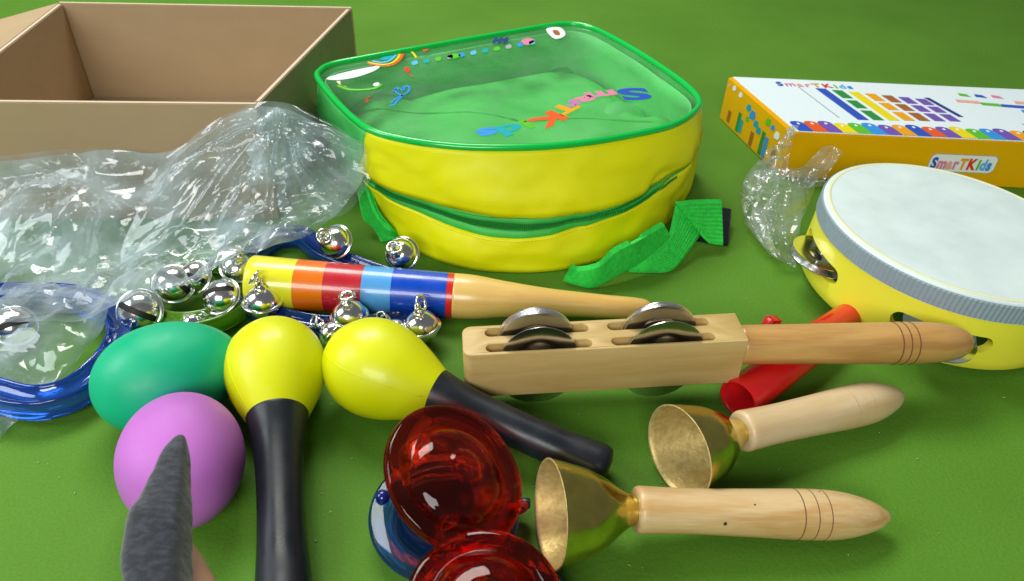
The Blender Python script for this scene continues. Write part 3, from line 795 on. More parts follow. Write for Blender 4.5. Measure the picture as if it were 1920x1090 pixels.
# ------------------------------------------------------------------ tambourine
def jingle_mesh(Rj, hole=0.0016):
    pr = [(0.0002, hole), (0.0004, Rj * .30), (0.0016, Rj * .40), (0.0016, Rj * .50), (0.0006, Rj * .62), (0.0002, Rj * .95), (0.0, Rj), (-0.0004, Rj),
          (-.0002, Rj * .95), (0.0001, Rj * .62), (.0010, Rj * .50), (.0010, Rj * .40), (-.0001, Rj * .30), (-.0002, hole), (0.0002, hole)]
    return sharp(fixn(lathe(pr, 40)), 50)
def tambourine():
    n = Vector((math.sin(R_(3)), 0, 1)).normalized()
    c = Vector((0.2594, 0.3642, 0.0487)); Rf = 0.0755; H = 0.0455; th = 0.005
    x = Vector((0, 1, 0)).cross(n).normalized(); y = n.cross(x)
    T = basis(c - n * H, x, y, n)                       # local z = 0 is the lower rim
    root = empty('tambourine', c - n * H, 'yellow tambourine with white skin and grey ribbed ribbon', 'tambourine')
    Ti = T.inverted()
    def ang(u, v, zl):                                  # angle of a pixel on the outer wall
        lo, hi = 0.0, 0.12; best = None
        for k in range(721):
            a = -math.pi + 2 * math.pi * k / 720
            p = T @ Vector((Rf * math.cos(a), Rf * math.sin(a), zl))
            if (p - c).dot(p - CAM) > 0: continue
            q = p - CAM; d = q.dot(FWD); uu = 960 + FPX * q.dot(CR) / d; vv = 545 - FPX * q.dot(CU) / d
            e = (uu - u) ** 2 + (vv - v) ** 2
            if best is None or e < best[0]: best = (e, a)
        return best[1]
    zslot = 0.0175; hs = 0.0105; Ls = 0.052
    a1 = ang(1768, 615, zslot); step = 2 * math.pi / 5
    a0 = ang(1528, 478, zslot)
    step = a1 - a0
    centers = [a1, a0] + [a1 + (2 * math.pi - step) / 4 * k for k in (1, 2, 3)]
    half = Ls / Rf / 2 + 0.08; z0, z1 = 0.006, 0.030
    def cyl(a, z, r): return Vector((r * math.cos(a), r * math.sin(a), z))
    vs, fs = [], []
    def addq(q):
        i = len(vs); vs.extend(q); fs.append(tuple(range(i, i + len(q))))
    NK = 64
    def slot_patch(ca):
        # between the slot edge and its rectangle
        st0 = stadium(0, 0, Ls, hs, 14); st = []
        for i_, p_ in enumerate(st0):
            q_ = st0[(i_ + 1) % len(st0)]; nd = 1 if abs(q_[0] - p_[0]) < .004 else 24
            st += [(p_[0] + (q_[0] - p_[0]) * k_ / nd, p_[1] + (q_[1] - p_[1]) * k_ / nd) for k_ in range(nd)]
        rw, rl, rh = half * Rf, zslot - z0, z1 - zslot
        inner = []; outer = []
        for (sx, sy) in st:
            kx = rw / abs(sx) if abs(sx) > 1e-9 else 1e9
            ky = (rh if sy > 0 else rl) / abs(sy) if abs(sy) > 1e-9 else 1e9
            kk = min(kx, ky); inner.append((sx, sy)); outer.append((sx * kk, sy * kk))
        m = len(st)
        for i in range(m):
            j = (i + 1) % m
            for r_, flip in ((Rf, False), (Rf - th, True)):
                for q in range(3):
                    f0, f1 = q / 3, (q + 1) / 3
                    L = lambda a, b, f: (a[0] + (b[0] - a[0]) * f, a[1] + (b[1] - a[1]) * f)
                    pts = [L(inner[i], outer[i], f0), L(inner[i], outer[i], f1), L(inner[j], outer[j], f1), L(inner[j], outer[j], f0)]
                    qd = [cyl(ca + px / Rf, zslot + pz, r_) for px, pz in pts]
                    addq(qd[::-1] if flip else qd)
            a, b = inner[i], inner[j]
            addq([cyl(ca + a[0] / Rf, zslot + a[1], Rf), cyl(ca + b[0] / Rf, zslot + b[1], Rf), cyl(ca + b[0] / Rf, zslot + b[1], Rf - th), cyl(ca + a[0] / Rf, zslot + a[1], Rf - th)])
            # corners of the rectangle left over between ray directions
            for r_ in (Rf, Rf - th):
                oa, ob = outer[i], outer[j]
                if abs(abs(oa[0]) - rw) < 1e-7 and abs(abs(ob[0]) - rw) > 1e-7 or abs(abs(ob[0]) - rw) < 1e-7 and abs(abs(oa[0]) - rw) > 1e-7:
                    cx = rw * (1 if oa[0] > 0 else -1); cz = rh if oa[1] > 0 else -rl
                    addq([cyl(ca + oa[0] / Rf, zslot + oa[1], r_), cyl(ca + cx / Rf, zslot + cz, r_), cyl(ca + ob[0] / Rf, zslot + ob[1], r_)])
    for ca in centers: slot_patch(ca)
    segs = 180
    gaps = sorted(((ca % (2 * math.pi)) for ca in centers))
    def wallstrip(a0, a1, za, zb):
        m = max(1, int(abs(a1 - a0) / (2 * math.pi) * segs))
        for k in range(m):
            p, q = a0 + (a1 - a0) * k / m, a0 + (a1 - a0) * (k + 1) / m
            addq([cyl(p, za, Rf), cyl(q, za, Rf), cyl(q, zb, Rf), cyl(p, zb, Rf)])
            addq([cyl(p, za, Rf - th), cyl(p, zb, Rf - th), cyl(q, zb, Rf - th), cyl(q, za, Rf - th)])
    for i, g in enumerate(gaps):
        g2 = gaps[(i + 1) % len(gaps)] + (2 * math.pi if i == len(gaps) - 1 else 0)
        wallstrip(g + half, g2 - half, z0, z1)
    wallstrip(0, 2 * math.pi, z1, H - .0005)
    # lower edge, rounded
    prev = [(Rf, z0), (Rf, .0012), (Rf - .0010, 0.0), (Rf - th + .001, 0.0), (Rf - th, .0012), (Rf - th, z0)]
    for (ra, za), (rb_, zb) in zip(prev[:-1], prev[1:]):
        for k in range(segs):
            p, q = 2 * math.pi * k / segs, 2 * math.pi * (k + 1) / segs
            addq([cyl(p, za, ra), cyl(q, za, ra), cyl(q, zb, rb_), cyl(p, zb, rb_)])
    me = mesh('frame', vs, fs)
    bm = bmesh.new(); bm.from_mesh(me); bmesh.ops.remove_doubles(bm, verts=bm.verts, dist=1e-6); bmesh.ops.recalc_face_normals(bm, faces=bm.faces); bm.to_mesh(me); bm.free()
    sharp(me, 40)
    fr = link('frame', me, M['t_yellow'], root, T); fr['label'] = 'yellow painted wooden frame'
    # skin with a rolled edge, then the glue line, then the ribbon
    sk = [(H + .0006, 0), (H + .0006, .02), (H + .0007, .05), (H + .0008, Rf - .004), (H + .0006, Rf - .0015), (H - .0002, Rf + .0001), (H - .0012, Rf + .0003), (H - .012, Rf + .0003)]
    link('drum_skin', fixn(lathe(sk, 160)), M['t_head'], root, T)
    link('glue_edge', torus(Rf - .0030, .0011, 160, 8), M['glue'], root, T @ Matrix.Translation((0, 0, H + .0007)) @ Matrix.Diagonal((1, 1, .35, 1)))
    # ribbed ribbon: real ribs
    vs, fs = [], []; N = 190 * 4; zz = (H - .0116, H - .0112, H - .0012, H - .0004)
    for k in range(N):
        a = 2 * math.pi * k / N
        rr = Rf + .0008 + 0.00035 * (1 if k % 4 in (0, 1) else 0)
        for j, z in enumerate(zz): vs.append(cyl(a, z, rr if 0 < j < 3 else Rf + .0005))
    for k in range(N):
        k2 = (k + 1) % N
        for j in range(3): fs.append((k * 4 + j, k2 * 4 + j, k2 * 4 + j + 1, k * 4 + j + 1))
    link('ribbon', mesh('ribbon', vs, fs, False), M['ribbon'], root, T)
    # jingles: a pair on a pin in each slot
    jm = jingle_mesh(0.0185); pin = fixn(lathe([(-.008, 0), (-.008, .0008), (.008, .0008), (.008, 0)], 10))
    for i, ca in enumerate(centers):
        cx = Rf - th * .5 - .0015
        Mx = T @ Matrix.Rotation(ca, 4, 'Z') @ Matrix.Translation((cx, 0, zslot))
        tl = R_(-9 if i else 7)
        link('pin', pin, M['steel'], root, Mx)
        link('jingle', jm, M['steel'], root, Mx @ Matrix.Translation((0.001, .001, -.0026)) @ Matrix.Rotation(tl, 4, 'Y'))
        link('jingle', jm, M['steel'], root, Mx @ Matrix.Translation((-.001, -.001, .0006)) @ Matrix.Rotation(tl * .7, 4, 'Y') @ Matrix.Rotation(math.pi, 4, 'X'))
tambourine()

# ------------------------------------------------------------------ egg shakers
def egg(name, c, axis, a, b, material, label, blunt=0.16):
    pr = []
    N = 40
    for k in range(N + 1):
        t = math.pi * k / N
        s = -math.cos(t) * a; r = math.sin(t) * b * (1 - blunt * (s / a)) ** 0.5 if 0 < k < N else 0
        pr.append((s, r))
    me = fixn(lathe(pr, 64))
    T = frame(c, c + axis)
    return tag(link(name, me, material, None, T), label, 'egg shaker', 'egg shakers')
egg('egg_shaker', P(341, 862, 0.0245), (P(345, 1000, .026) - P(338, 720, .022)).normalized(), 0.0312, 0.0250, M['egg_pink'], 'pink purple plastic egg shaker beside the grey sleeve', 0.05)
egg('egg_shaker', P(318, 705, 0.0235), (P(430, 668, .024) - P(200, 738, .023)).normalized(), 0.0335, 0.0256, M['egg_green'], 'sea green plastic egg shaker behind the pink one')

# ------------------------------------------------------------------ maracas
def maraca(hc, end, label, Rh, flare, scale=1.0):
    root = empty('maraca', Vector((hc.x, hc.y, 0)), label, 'maraca', 'yellow maracas')
    T = frame(hc, end); L = (end - hc).length
    head = smooth_profile([(-0.0262, 0), (-0.0252, Rh * .30), (-0.0215, Rh * .585), (-0.0125, Rh * .89), (-0.001, Rh), (0.010, Rh * .935), (0.020, Rh * .77), (0.030, Rh * .56), (0.036, Rh * .42)], 6)
    head = [(s, max(r, 0)) for s, r in head]; head[0] = (head[0][0], 0)
    link('head', fixn(lathe(head, 64)), M['yellow_head'], root, T)
    for a_ in (-0.62, math.pi - 0.62):
        link('mould_seam', tube([T @ Vector((r * math.cos(a_), r * math.sin(a_), z_)) for z_, r in head[2:-6]], 0.00016, 6), M['yellow_head'], root)
    f = flare
    hd = [(0.0275, f - .0012), (0.0272, f - .0002), (0.0282, f + .0001)] + smooth_profile([(0.030, f), (0.040, f * .86), (0.052, f * .755), (0.068, f * .70), (0.090, f * .71), (L - .012, f * .77), (L - .005, f * .79), (L - .0015, f * .68), (L, f * .35)], 6) + [(L, 0)]
    link('handle', sharp(fixn(lathe(hd, 56)), 50), M['black_handle'], root, T)
    return root
maraca(P(517, 690, 0.0238), P(534, 1150, 0.0098), 'yellow maraca with its black handle pointing straight at the viewer', 0.0236, 0.0136)
maraca(P(706, 690, 0.0240), P(1142, 881, 0.0090), 'yellow maraca with its black handle pointing towards the brass bells', 0.0240, 0.0126)

# ------------------------------------------------------------------ striped wooden rattle
def striped_rattle():
    a = P(470, 528, 0.0165); b = P(1226, 581, 0.0085)
    root = empty('striped_rattle', Vector((a.x, a.y, 0)), 'wooden rattle stick with coloured bands lying across the jingle bells', 'rattle')
    T = frame(a, b); L = (b - a).length
    pxl = lambda u: (P(u, 528 + (u - 470) * .07, 0.014) - a).length
    cuts = [0, pxl(562), pxl(616), pxl(684), pxl(738), pxl(838), pxl(850)]
    cols = [('yellow', (0.74, 0.70, 0.02)), ('orange', (0.75, 0.16, 0.0)), ('crimson', (0.50, 0.012, 0.025)), ('light blue', (0.08, 0.33, 0.72)), ('blue', (0.0, 0.06, 0.50)), ('red', (0.60, 0.015, 0.015))]
    r0 = 0.0152; rr = lambda s: r0 - 0.0022 * min(1, s / cuts[-1])
    for i, (nm, c) in enumerate(cols):
        s0, s1 = cuts[i], cuts[i + 1]
        pr = [(s0, 0)] if i == 0 else [(s0 + .00005, rr(s0) - .002)]
        if i == 0: pr += [(s0, rr(0) - .0022), (s0 + .0005, rr(0) - .0008), (s0 + .0018, rr(0))]
        else: pr += [(s0 + .00005, rr(s0))]
        pr += [(s0 + (s1 - s0) * k / 4, rr(s0 + (s1 - s0) * k / 4)) for k in (1, 2, 3)] + [(s1 - .00005, rr(s1)), (s1 - .00005, rr(s1) - .002)]
        o = link('band', sharp(fixn(lathe(pr, 56)), 50), mat('band_paint_' + nm.replace(' ', '_'), c, 0.30, coat=0.45, var=0.05, vscale=150, stretch=(1, 1, .1)), root, T)
        o['label'] = nm + ' painted band'
    h = smooth_profile([(cuts[-1], rr(1)), (cuts[-1] + .012, rr(1) * .97), (cuts[-1] + .030, rr(1) * .80), (cuts[-1] + .055, rr(1) * .62), (L - .030, rr(1) * .52), (L - .012, rr(1) * .49), (L - .004, rr(1) * .40), (L, rr(1) * .1)], 6)
    link('handle', fixn(lathe([(cuts[-1], rr(1) - .002)] + h + [(L, 0)], 48)), M['wood_yellow'], root, T)
striped_rattle()

# ------------------------------------------------------------------ wooden jingle stick
def jingle_stick():
    A = P(868, 668, 0.0408); Bc = P(877, 612, 0.0408); Cc = P(1413, 638, 0.0450); Dc = P(1370, 587, 0.0450)
    xd = ((Cc - A) + (Dc - Bc)).normalized()
    y_ = (Bc - A) + (Dc - Cc); y_ -= xd * y_.dot(xd); yd = y_.normalized(); zd = xd.cross(yd).normalized()
    L = (Cc - A).length * .985; W = 0.0208; Hh = 0.0282
    org = A - zd * Hh
    T = basis(org, xd, yd, zd)
    root = empty('jingle_stick', Vector((org.x, org.y, 0)), 'wooden jingle stick with four slots of steel jingles and orange handle', 'jingle stick')
    slots = []; sl = 0.0500; sw = 0.0052
    rows = (W * .22, W * .74); colsx = (0.036, 0.036 + 0.0595)
    holes = [stadium(cx, cy, sl, sw, 8) for cx in colsx for cy in rows]
    holes = [list(reversed(hh)) for hh in holes]
    outl = round_rect(0, L, 0, W, [.0045, .0008, .0008, .0045], 6)
    link('block', prism(outl, holes, 0, Hh, 0.0007), M['wood_block'], root, T)
    Rj = 0.0186; jm = jingle_mesh(Rj, .0012)
    pin = fixn(lathe([(-W / 2 + .001, 0), (-W / 2 + .001, .0008), (W / 2 - .001, .0008), (W / 2 - .001, 0)], 10))
    for i, cx in enumerate(colsx):
        for j, cy in enumerate(rows):
            for k, sgn in ((0, 1), (1, -1)):
                off = Vector((cx + 0.001 * (i - .5) + 0.0006 * k, cy + sgn * 0.0010, (Hh * .80 - 0.0010 * k) if (j == 1 or k == 1) else Hh * .235))
                lean = R_(4.0 if sgn > 0 else -3.0) * (1 if i == j else -1) * .3
                Mx = T @ Matrix.Translation(off) @ Matrix.Rotation(lean, 4, 'X') @ Matrix.Rotation(R_(90 * sgn), 4, 'X')
                link('jingle', jm, M['steel'], root, Mx)
        link('pin', pin, M['steel'], root, T @ Matrix.Translation((cx, W / 2, Hh * .62)) @ Matrix.Rotation(R_(90), 4, 'X'))
    # handle
    h0 = T @ Vector((L - .0005, W * .52, Hh * .56)); h1 = P(1820, 642, 0.0315)
    HL = (h1 - h0).length
    g = [HL * .655, HL * .69, HL * .725]
    pr = smooth_profile([(0, .0098), (HL * .2, .0100), (HL * .5, .0104), (HL * .74, .0107), (HL * .86, .0100), (HL * .945, .0078), (HL * .985, .0050), (HL, .0015)], 5)
    pr = [(0, 0)] + pr + [(HL, 0)]
    link('handle', fixn(lathe(pr, 48)), M['wood_orange'], root, frame(h0, h1))
    for s in g: link('groove', torus(.01062, .00035, 48, 6), M['groove'], root, frame(h0, h1) @ Matrix.Translation((0, 0, s)))
jingle_stick()

# ------------------------------------------------------------------ brass hand bells
def hand_bell(mouth, tip, bend, label, woodm, Rm, grooves=True):
    """mouth: centre of the opening, tip: end of the handle, bend: how far the bell is turned on its stem"""
    root = empty('hand_bell', Vector((mouth.x, mouth.y, 0)), label, 'hand bell', 'brass hand bells')
    ax = (tip - mouth).normalized(); L = (tip - mouth).length
    Lb = 0.0355
    stem = mouth + ax * Lb
    # the bell leans a little on its stem
    side = ax.cross(Vector((0, 0, 1))).normalized()
    bx = (ax + bend).normalized()
    m0 = stem - bx * Lb
    T = frame(m0, stem)
    outer = smooth_profile([(0, Rm), (0.0015, Rm * .985), (0.008, Rm * .90), (0.016, Rm * .785), (0.0225, Rm * .63), (0.0285, Rm * .445), (0.0325, Rm * .335), (0.0355, Rm * .30)], 5)
    link('bell', sharp(fixn(lathe(outer + [(0.0358, Rm * .24)], 72)), 60), M['brass'], root, T)
    inner = [(0, Rm), (-.0004, Rm * .985), (0.0002, Rm * .955)] + [(s + .0012, r - .0016) for s, r in outer[3:-6]] + [(0.029, 0)]
    li = link('bell_inside', fixn(lathe(inner, 72)), M['brass_in'], root, T); li['label'] = 'rough unpolished inside of the bell'
    H0 = stem; HL = L - Lb
    link('stem', fixn(lathe([(-.001, 0), (-.001, .0056), (.0012, .0056), (.0014, 0)], 32)), M['wood_orange'], root, frame(H0, tip))
    pr = [(0.0008, 0), (0.0008, .0082), (0.0014, .0092)] + smooth_profile([(0.0026, .0096), (HL * .2, .0092), (HL * .42, .0097), (HL * .66, .0105), (HL * .80, .0098), (HL * .92, .0066), (HL * .985, .0028), (HL, .0008)], 6) + [(HL, 0)]
    link('handle', fixn(lathe(pr, 56)), woodm, root, frame(H0, tip))
    for f in (0.615, 0.668, 0.718):
        r = 0.01037 if f < .7 else 0.01035
        if grooves: link('groove', torus(r, .00026, 56, 6), M['groove'], root, frame(H0, tip) @ Matrix.Translation((0, 0, HL * f)))
        else: link('groove', torus(r - .0001, .00025, 56, 6), M['wood_orange'], root, frame(H0, tip) @ Matrix.Translation((0, 0, HL * f)))
hand_bell(P(1262, 838, 0.0205), P(1692, 741, 0.0088), Vector((0.0, 0.12, -0.03)), 'brass hand bell with pale handle lying next to the red whistle', M['wood_white'], 0.0212, False)
hand_bell(P(1027, 951, 0.0215), P(1668, 969, 0.0090), Vector((0.0, 0.13, -0.06)), 'brass hand bell with wood handle, nearest the viewer beside the castanets', M['wood_pale'], 0.0218, True)

# ------------------------------------------------------------------ red whistle
def whistle():
    a = P(1384, 750, 0.0112); b = P(1612, 578, 0.0082)
    root = empty('whistle', Vector((a.x, a.y, 0)), 'red plastic tube whistle lying under the jingle stick handle', 'whistle')
    T = frame(a, b); L = (b - a).length
    out = smooth_profile([(0.0, .0108), (0.02, .0108), (L * .5, .0104), (L * .68, .0098), (L * .85, .0085), (L * .96, .0070), (L * .995, .0045), (L, .002)], 5)
    pr = [(0.03, 0), (0.03, .0088), (0.0004, .0090), (0, .0094), (-.0002, .0100), (0, .0106)] + out[1:] + [(L, 0)]
    link('tube', sharp(fixn(lathe(pr, 48)), 50), M['whistle'], root, T)
    # raised ribs along the barrel and a nib
    for k in range(-3, 4):
        an = R_(180 + 90 + k * 12)
        p = [Vector((.01075 * math.cos(an), .01075 * math.sin(an), s)) for s in (0.016, 0.030, 0.046)]
        link('rib', tube([T @ q for q in p], .00045, 6), M['whistle'], root)
    nb = P(1446, 607, 0.019)
    link('nib', box(-.005, .005, -.003, .003, -.010, .004, .0012), M['whistle'], root, Matrix.Translation(nb) @ Matrix.Rotation(R_(35), 4, 'Z') @ Matrix.Rotation(R_(20), 4, 'Y'))
whistle()

# ------------------------------------------------------------------ clear red and blue castanets
SHELL = [(0.0132, 0), (0.0130, .0034), (0.0122, .0060), (0.0110, .0078), (0.0106, .0098), (0.0100, .0128), (0.0086, .0160), (0.0066, .0188), (0.0046, .0206),
         (0.0038, .0222), (0.0044, .0240), (0.0052, .0258), (0.0052, .0286), (0.0047, .0303), (0.0034, .0311), (0.0014, .0312), (0.0004, .0306), (0.0, .0296),
         (0.0002, .0240), (0.0018, .0205), (0.0046, .0170), (0.0066, .0130), (0.0082, .0085), (0.0096, .0045), (0.0102, 0)]
def castanet(cb, nb, ct, nt, spin, label, cord=True, size=1.0):
    root = empty('castanet', Vector((cb.x, cb.y, 0)), label, 'castanet', 'clear red and blue castanets')
    prof = []
    sm = smooth_profile(SHELL, 3)
    prof = [(s, max(r, 0)) for s, r in sm]; prof[0] = (prof[0][0], 0); prof[-1] = (prof[-1][0], 0)
    me = fixn(lathe(prof, 88))
    def fr(c, n, up=Vector((1, 0, 0))):
        x = (up - n * up.dot(n)).normalized(); return basis(c, x, n.cross(x), n)
    Tb = fr(cb, -nb) @ Matrix.Scale(size, 4); Tt = fr(ct, nt) @ Matrix.Scale(size, 4)
    lo = link('lower_shell', me, M['blue_clear'], root, Tb); lo['label'] = 'clear blue lower shell'
    up = link('upper_shell', me.copy(), None, root, Tt); up.data.materials.clear(); up.data.materials.append(M['red_clear']); up['label'] = 'clear red upper shell'
    # striker pins on the flange
    for a in (spin, spin + 120):
        q = Tb @ Vector((.0268 * math.cos(R_(a)), .0268 * math.sin(R_(a)), -.0004))
        bm = bmesh.new(); bmesh.ops.create_uvsphere(bm, u_segments=20, v_segments=12, radius=.0031)
        link('striker', bm_mesh('striker', bm, True), col_mat('deep_blue', (0.005, 0.015, 0.16), 0.08, 0.5), root, Matrix.Translation(q))
    return root, Tb, Tt
n1 = (CAM - P(847, 890, .03)).normalized()
nt = (n1 * 0.70 + (CR * 0.72 + CU * 0.62).normalized() * 0.71).normalized()
cb1 = P(833, 958, 0.0125)
root1, Tb1, Tt1 = castanet(cb1, Vector((0.02, -0.02, 1)).normalized(), P(849, 896, 0.0300), nt, 190, 'red and blue clear plastic castanet propped open, its red shell tilted up')
cords = [P(952, 955, .014), P(968, 950, .017), P(980, 946, .016), P(986, 947, .012), P(984, 955, .006), P(970, 962, .004)]
link('elastic_cord', tube(catmull(cords, 6), .0011, 8), col_mat('red_elastic', (0.45, 0.01, 0.01), 0.7, 0), root1)
link('cord_bead', box(-.0022, .0022, -.0016, .0016, -.0022, .0022, .0008), M['buckle'], root1, Matrix.Translation(P(985, 944, .010)))
castanet(P(938, 1156, 0.0125), Vector((0.05, 0.0, 1)).normalized(), P(908, 1142, 0.0205), Vector((0.02, -.10, 1)).normalized(), 0, 'red and blue clear plastic castanet cut off by the bottom edge', size=0.93)

# ------------------------------------------------------------------ rings of jingle bells
def bell_meshes(r=0.0108):
    # body: lower half with crossed slots cut out
    bm = bmesh.new(); bmesh.ops.create_uvsphere(bm, u_segments=40, v_segments=24, radius=r)
    w = r * .15
    for no in ((0, 1, 0),):
        for s in (-1, 1):
            bmesh.ops.bisect_plane(bm, geom=list(bm.verts) + list(bm.edges) + list(bm.faces), plane_co=Vector(no) * s * w, plane_no=Vector(no))
    bmesh.ops.bisect_plane(bm, geom=list(bm.verts) + list(bm.edges) + list(bm.faces), plane_co=(0, 0, -r * .30), plane_no=(0, 0, 1))
    kill = []
    for f in bm.faces:
        c = f.calc_center_median()
        if c.z < -r * .30 and abs(c.y) < w: kill.append(f)
    bmesh.ops.delete(bm, geom=kill, context='FACES')
    for v in bm.verts: v.co.z *= 0.94
    body = bm_mesh('bell_body', bm, True)
    bm = bmesh.new(); bmesh.ops.create_uvsphere(bm, u_segments=24, v_segments=14, radius=r * .94)  # solid black core paints the shade seen through the slot
    core = bm_mesh('bell_shade_core', bm, True)
    fl = fixn(lathe([(-.0007, r * .985), (-.0006, r * 1.10), (-.0002, r * 1.13), (.0003, r * 1.13), (.0007, r * 1.10), (.0010, r * .985)], 48))
    loop = torus(r * .36, r * .075, 28, 8)
    neck = fixn(lathe([(0, r * .36), (r * .10, r * .34), (r * .16, r * .22), (r * .28, r * .17)], 24))
    return body, core, fl, loop, neck
BELL = bell_meshes()
def jingle_bell(root, c, axis, spin=0.0, loop_tilt=0.0, scale=1.0):
    """axis points from the slots to the loop"""
    r = 0.0108
    T = frame(c, c + axis) @ Matrix.Rotation(spin, 4, 'Z') @ Matrix.Scale(scale * 0.91, 4)
    body, core, fl, loop, neck = BELL
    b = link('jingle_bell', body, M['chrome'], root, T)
    link('shade_core', core, M['shade_black'], b, T)
    link('flange', fl, M['chrome'], b, T)
    link('neck', neck, M['chrome'], b, T @ Matrix.Translation((0, 0, r * .93)))
    link('loop', loop, M['chrome'], b, T @ Matrix.Translation((0, 0, r * 1.28)) @ Matrix.Rotation(loop_tilt, 4, 'X') @ Matrix.Rotation(R_(90), 4, 'Y'))
    link('split_ring', BELL[3], M['chrome'], b, T @ Matrix.Translation((r * .25, 0, r * 1.62)) @ Matrix.Rotation(loop_tilt + .5, 4, 'Y') @ Matrix.Scale(1.15, 4))
    return b
def ring_band(root, path, half, tall, material, closed=False, name='band'):
    sec = [(-1, -.5), (-1, .5), (-.88, .62), (-.72, .5), (-.6, .22), (.6, .22), (.72, .5), (.88, .62), (1, .5), (1, -.5), (.85, -.62), (-.85, -.62)]
    sec = [(a * half, b * tall) for a, b in sec]
    return link(name, tube(path, 1.0, section=sec, closed=closed), material, root)
def circ(c, R, n=72, z=None, ex=1.0, rot=0.0):
    return [Vector((c.x + R * ex * math.cos(2 * math.pi * k / n) * math.cos(rot) - R * math.sin(2 * math.pi * k / n) * math.sin(rot),
                    c.y + R * ex * math.cos(2 * math.pi * k / n) * math.sin(rot) + R * math.sin(2 * math.pi * k / n) * math.cos(rot), c.z)) for k in range(n)]
V = Vector
back = Vector((0.05, 0.80, -0.60)).normalized()          # loop pointing away from the viewer: slots face us
front = Vector((0.0, -0.62, 0.72)).normalized()
# blue ring, left
c0 = P(60, 655, 0.010)
rootA = empty('bell_ring', Vector((c0.x, c0.y, 0)), 'bright blue clear plastic ring of jingle bells at the left edge', 'bell ring', 'bell rings')
pa = [P(-120, 570, .006), P(-20, 560, .006), (P(90, 558, .006)), P(180, 572, .007), P(226, 610, .008), P(222, 655, .010), P(186, 702, .011), P(130, 742, .010), P(60, 756, .010), P(-10, 740, .010), P(-90, 715, .010), P(-150, 640, .010)]
ring_band(rootA, catmull(pa, 8, True), 0.0065, 0.0105, M['blue_band'], True)
jingle_bell(rootA, P(262, 584, .0145), Vector((-0.10, 0.55, -0.50)).normalized(), .5, .4, 1.12)
jingle_bell(rootA, P(28, 612, .0110), Vector((-0.5, 0.4, -.6)).normalized(), .2, 0, 1.0)
# green ring, middle
c0 = P(372, 560, 0.008)
rootB = empty('bell_ring', Vector((c0.x, c0.y, 0)), 'lime green clear plastic ring of jingle bells behind the green egg', 'bell ring', 'bell rings')
ring_band(rootB, circ(P(372, 548, .0065), 0.0300), 0.0058, 0.0095, M['green_band'], True)
jingle_bell(rootB, P(326, 533, .0165), Vector((-0.3, 0.5, -.75)).normalized(), .9, .3, 1.05)
jingle_bell(rootB, P(416, 557, .0150), Vector((0.25, 0.45, -.80)).normalized(), 2.4, .3, 1.02)
jingle_bell(rootB, P(366, 520, .0150), Vector((0.2, 0.6, -.7)).normalized(), .1, .3, 0.95)
jingle_bell(rootB, P(362, 606, .0070), Vector((0.7, 0.1, .5)).normalized(), .1, .3, 0.55)
# blue ring, right: the striped rattle lies across it
c0 = P(640, 530, 0.006)
rootC = empty('bell_ring', Vector((c0.x, c0.y, 0)), 'dark blue clear plastic ring of jingle bells under the striped rattle', 'bell ring', 'bell rings')
ring_band(rootC, catmull([P(u, v, .0055) for u, v in ((606, 478), (566, 446), (510, 452), (462, 505), (482, 578), (560, 610), (650, 618), (740, 608), (792, 580), (764, 540), (690, 512))], 8, True), 0.0060, 0.0090, M['blue_band'], True)
jingle_bell(rootC, P(492, 566, .0150), Vector((0.03, 0.05, 1)).normalized(), .4, .5, 1.0)
jingle_bell(rootC, P(655, 592, .0150), Vector((-0.05, 0.02, 1)).normalized(), 1.0, -.6, 0.95)
jingle_bell(rootC, P(790, 612, .0130), Vector((-0.12, 0.08, 1)).normalized(), 2.0, .7, 0.98)
jingle_bell(rootC, P(622, 626, .0085), Vector((-0.75, 0.30, .55)).normalized(), .3, .2, 0.72)
jingle_bell(rootC, P(742, 620, .0085), Vector((-0.60, 0.20, .70)).normalized(), .3, .8, 0.70)
jingle_bell(rootC, P(630, 455, .0150), Vector((-0.30, -0.60, 0.62)).normalized(), .4, .3, 1.04)
jingle_bell(rootC, P(754, 477, .0140), Vector((-0.22, -0.70, 0.62)).normalized(), 1.2, .2, 1.0)
jingle_bell(rootC, P(447, 502, .0165), Vector((0.2, -0.3, 0.9)).normalized(), 1.2, .2, 0.98)

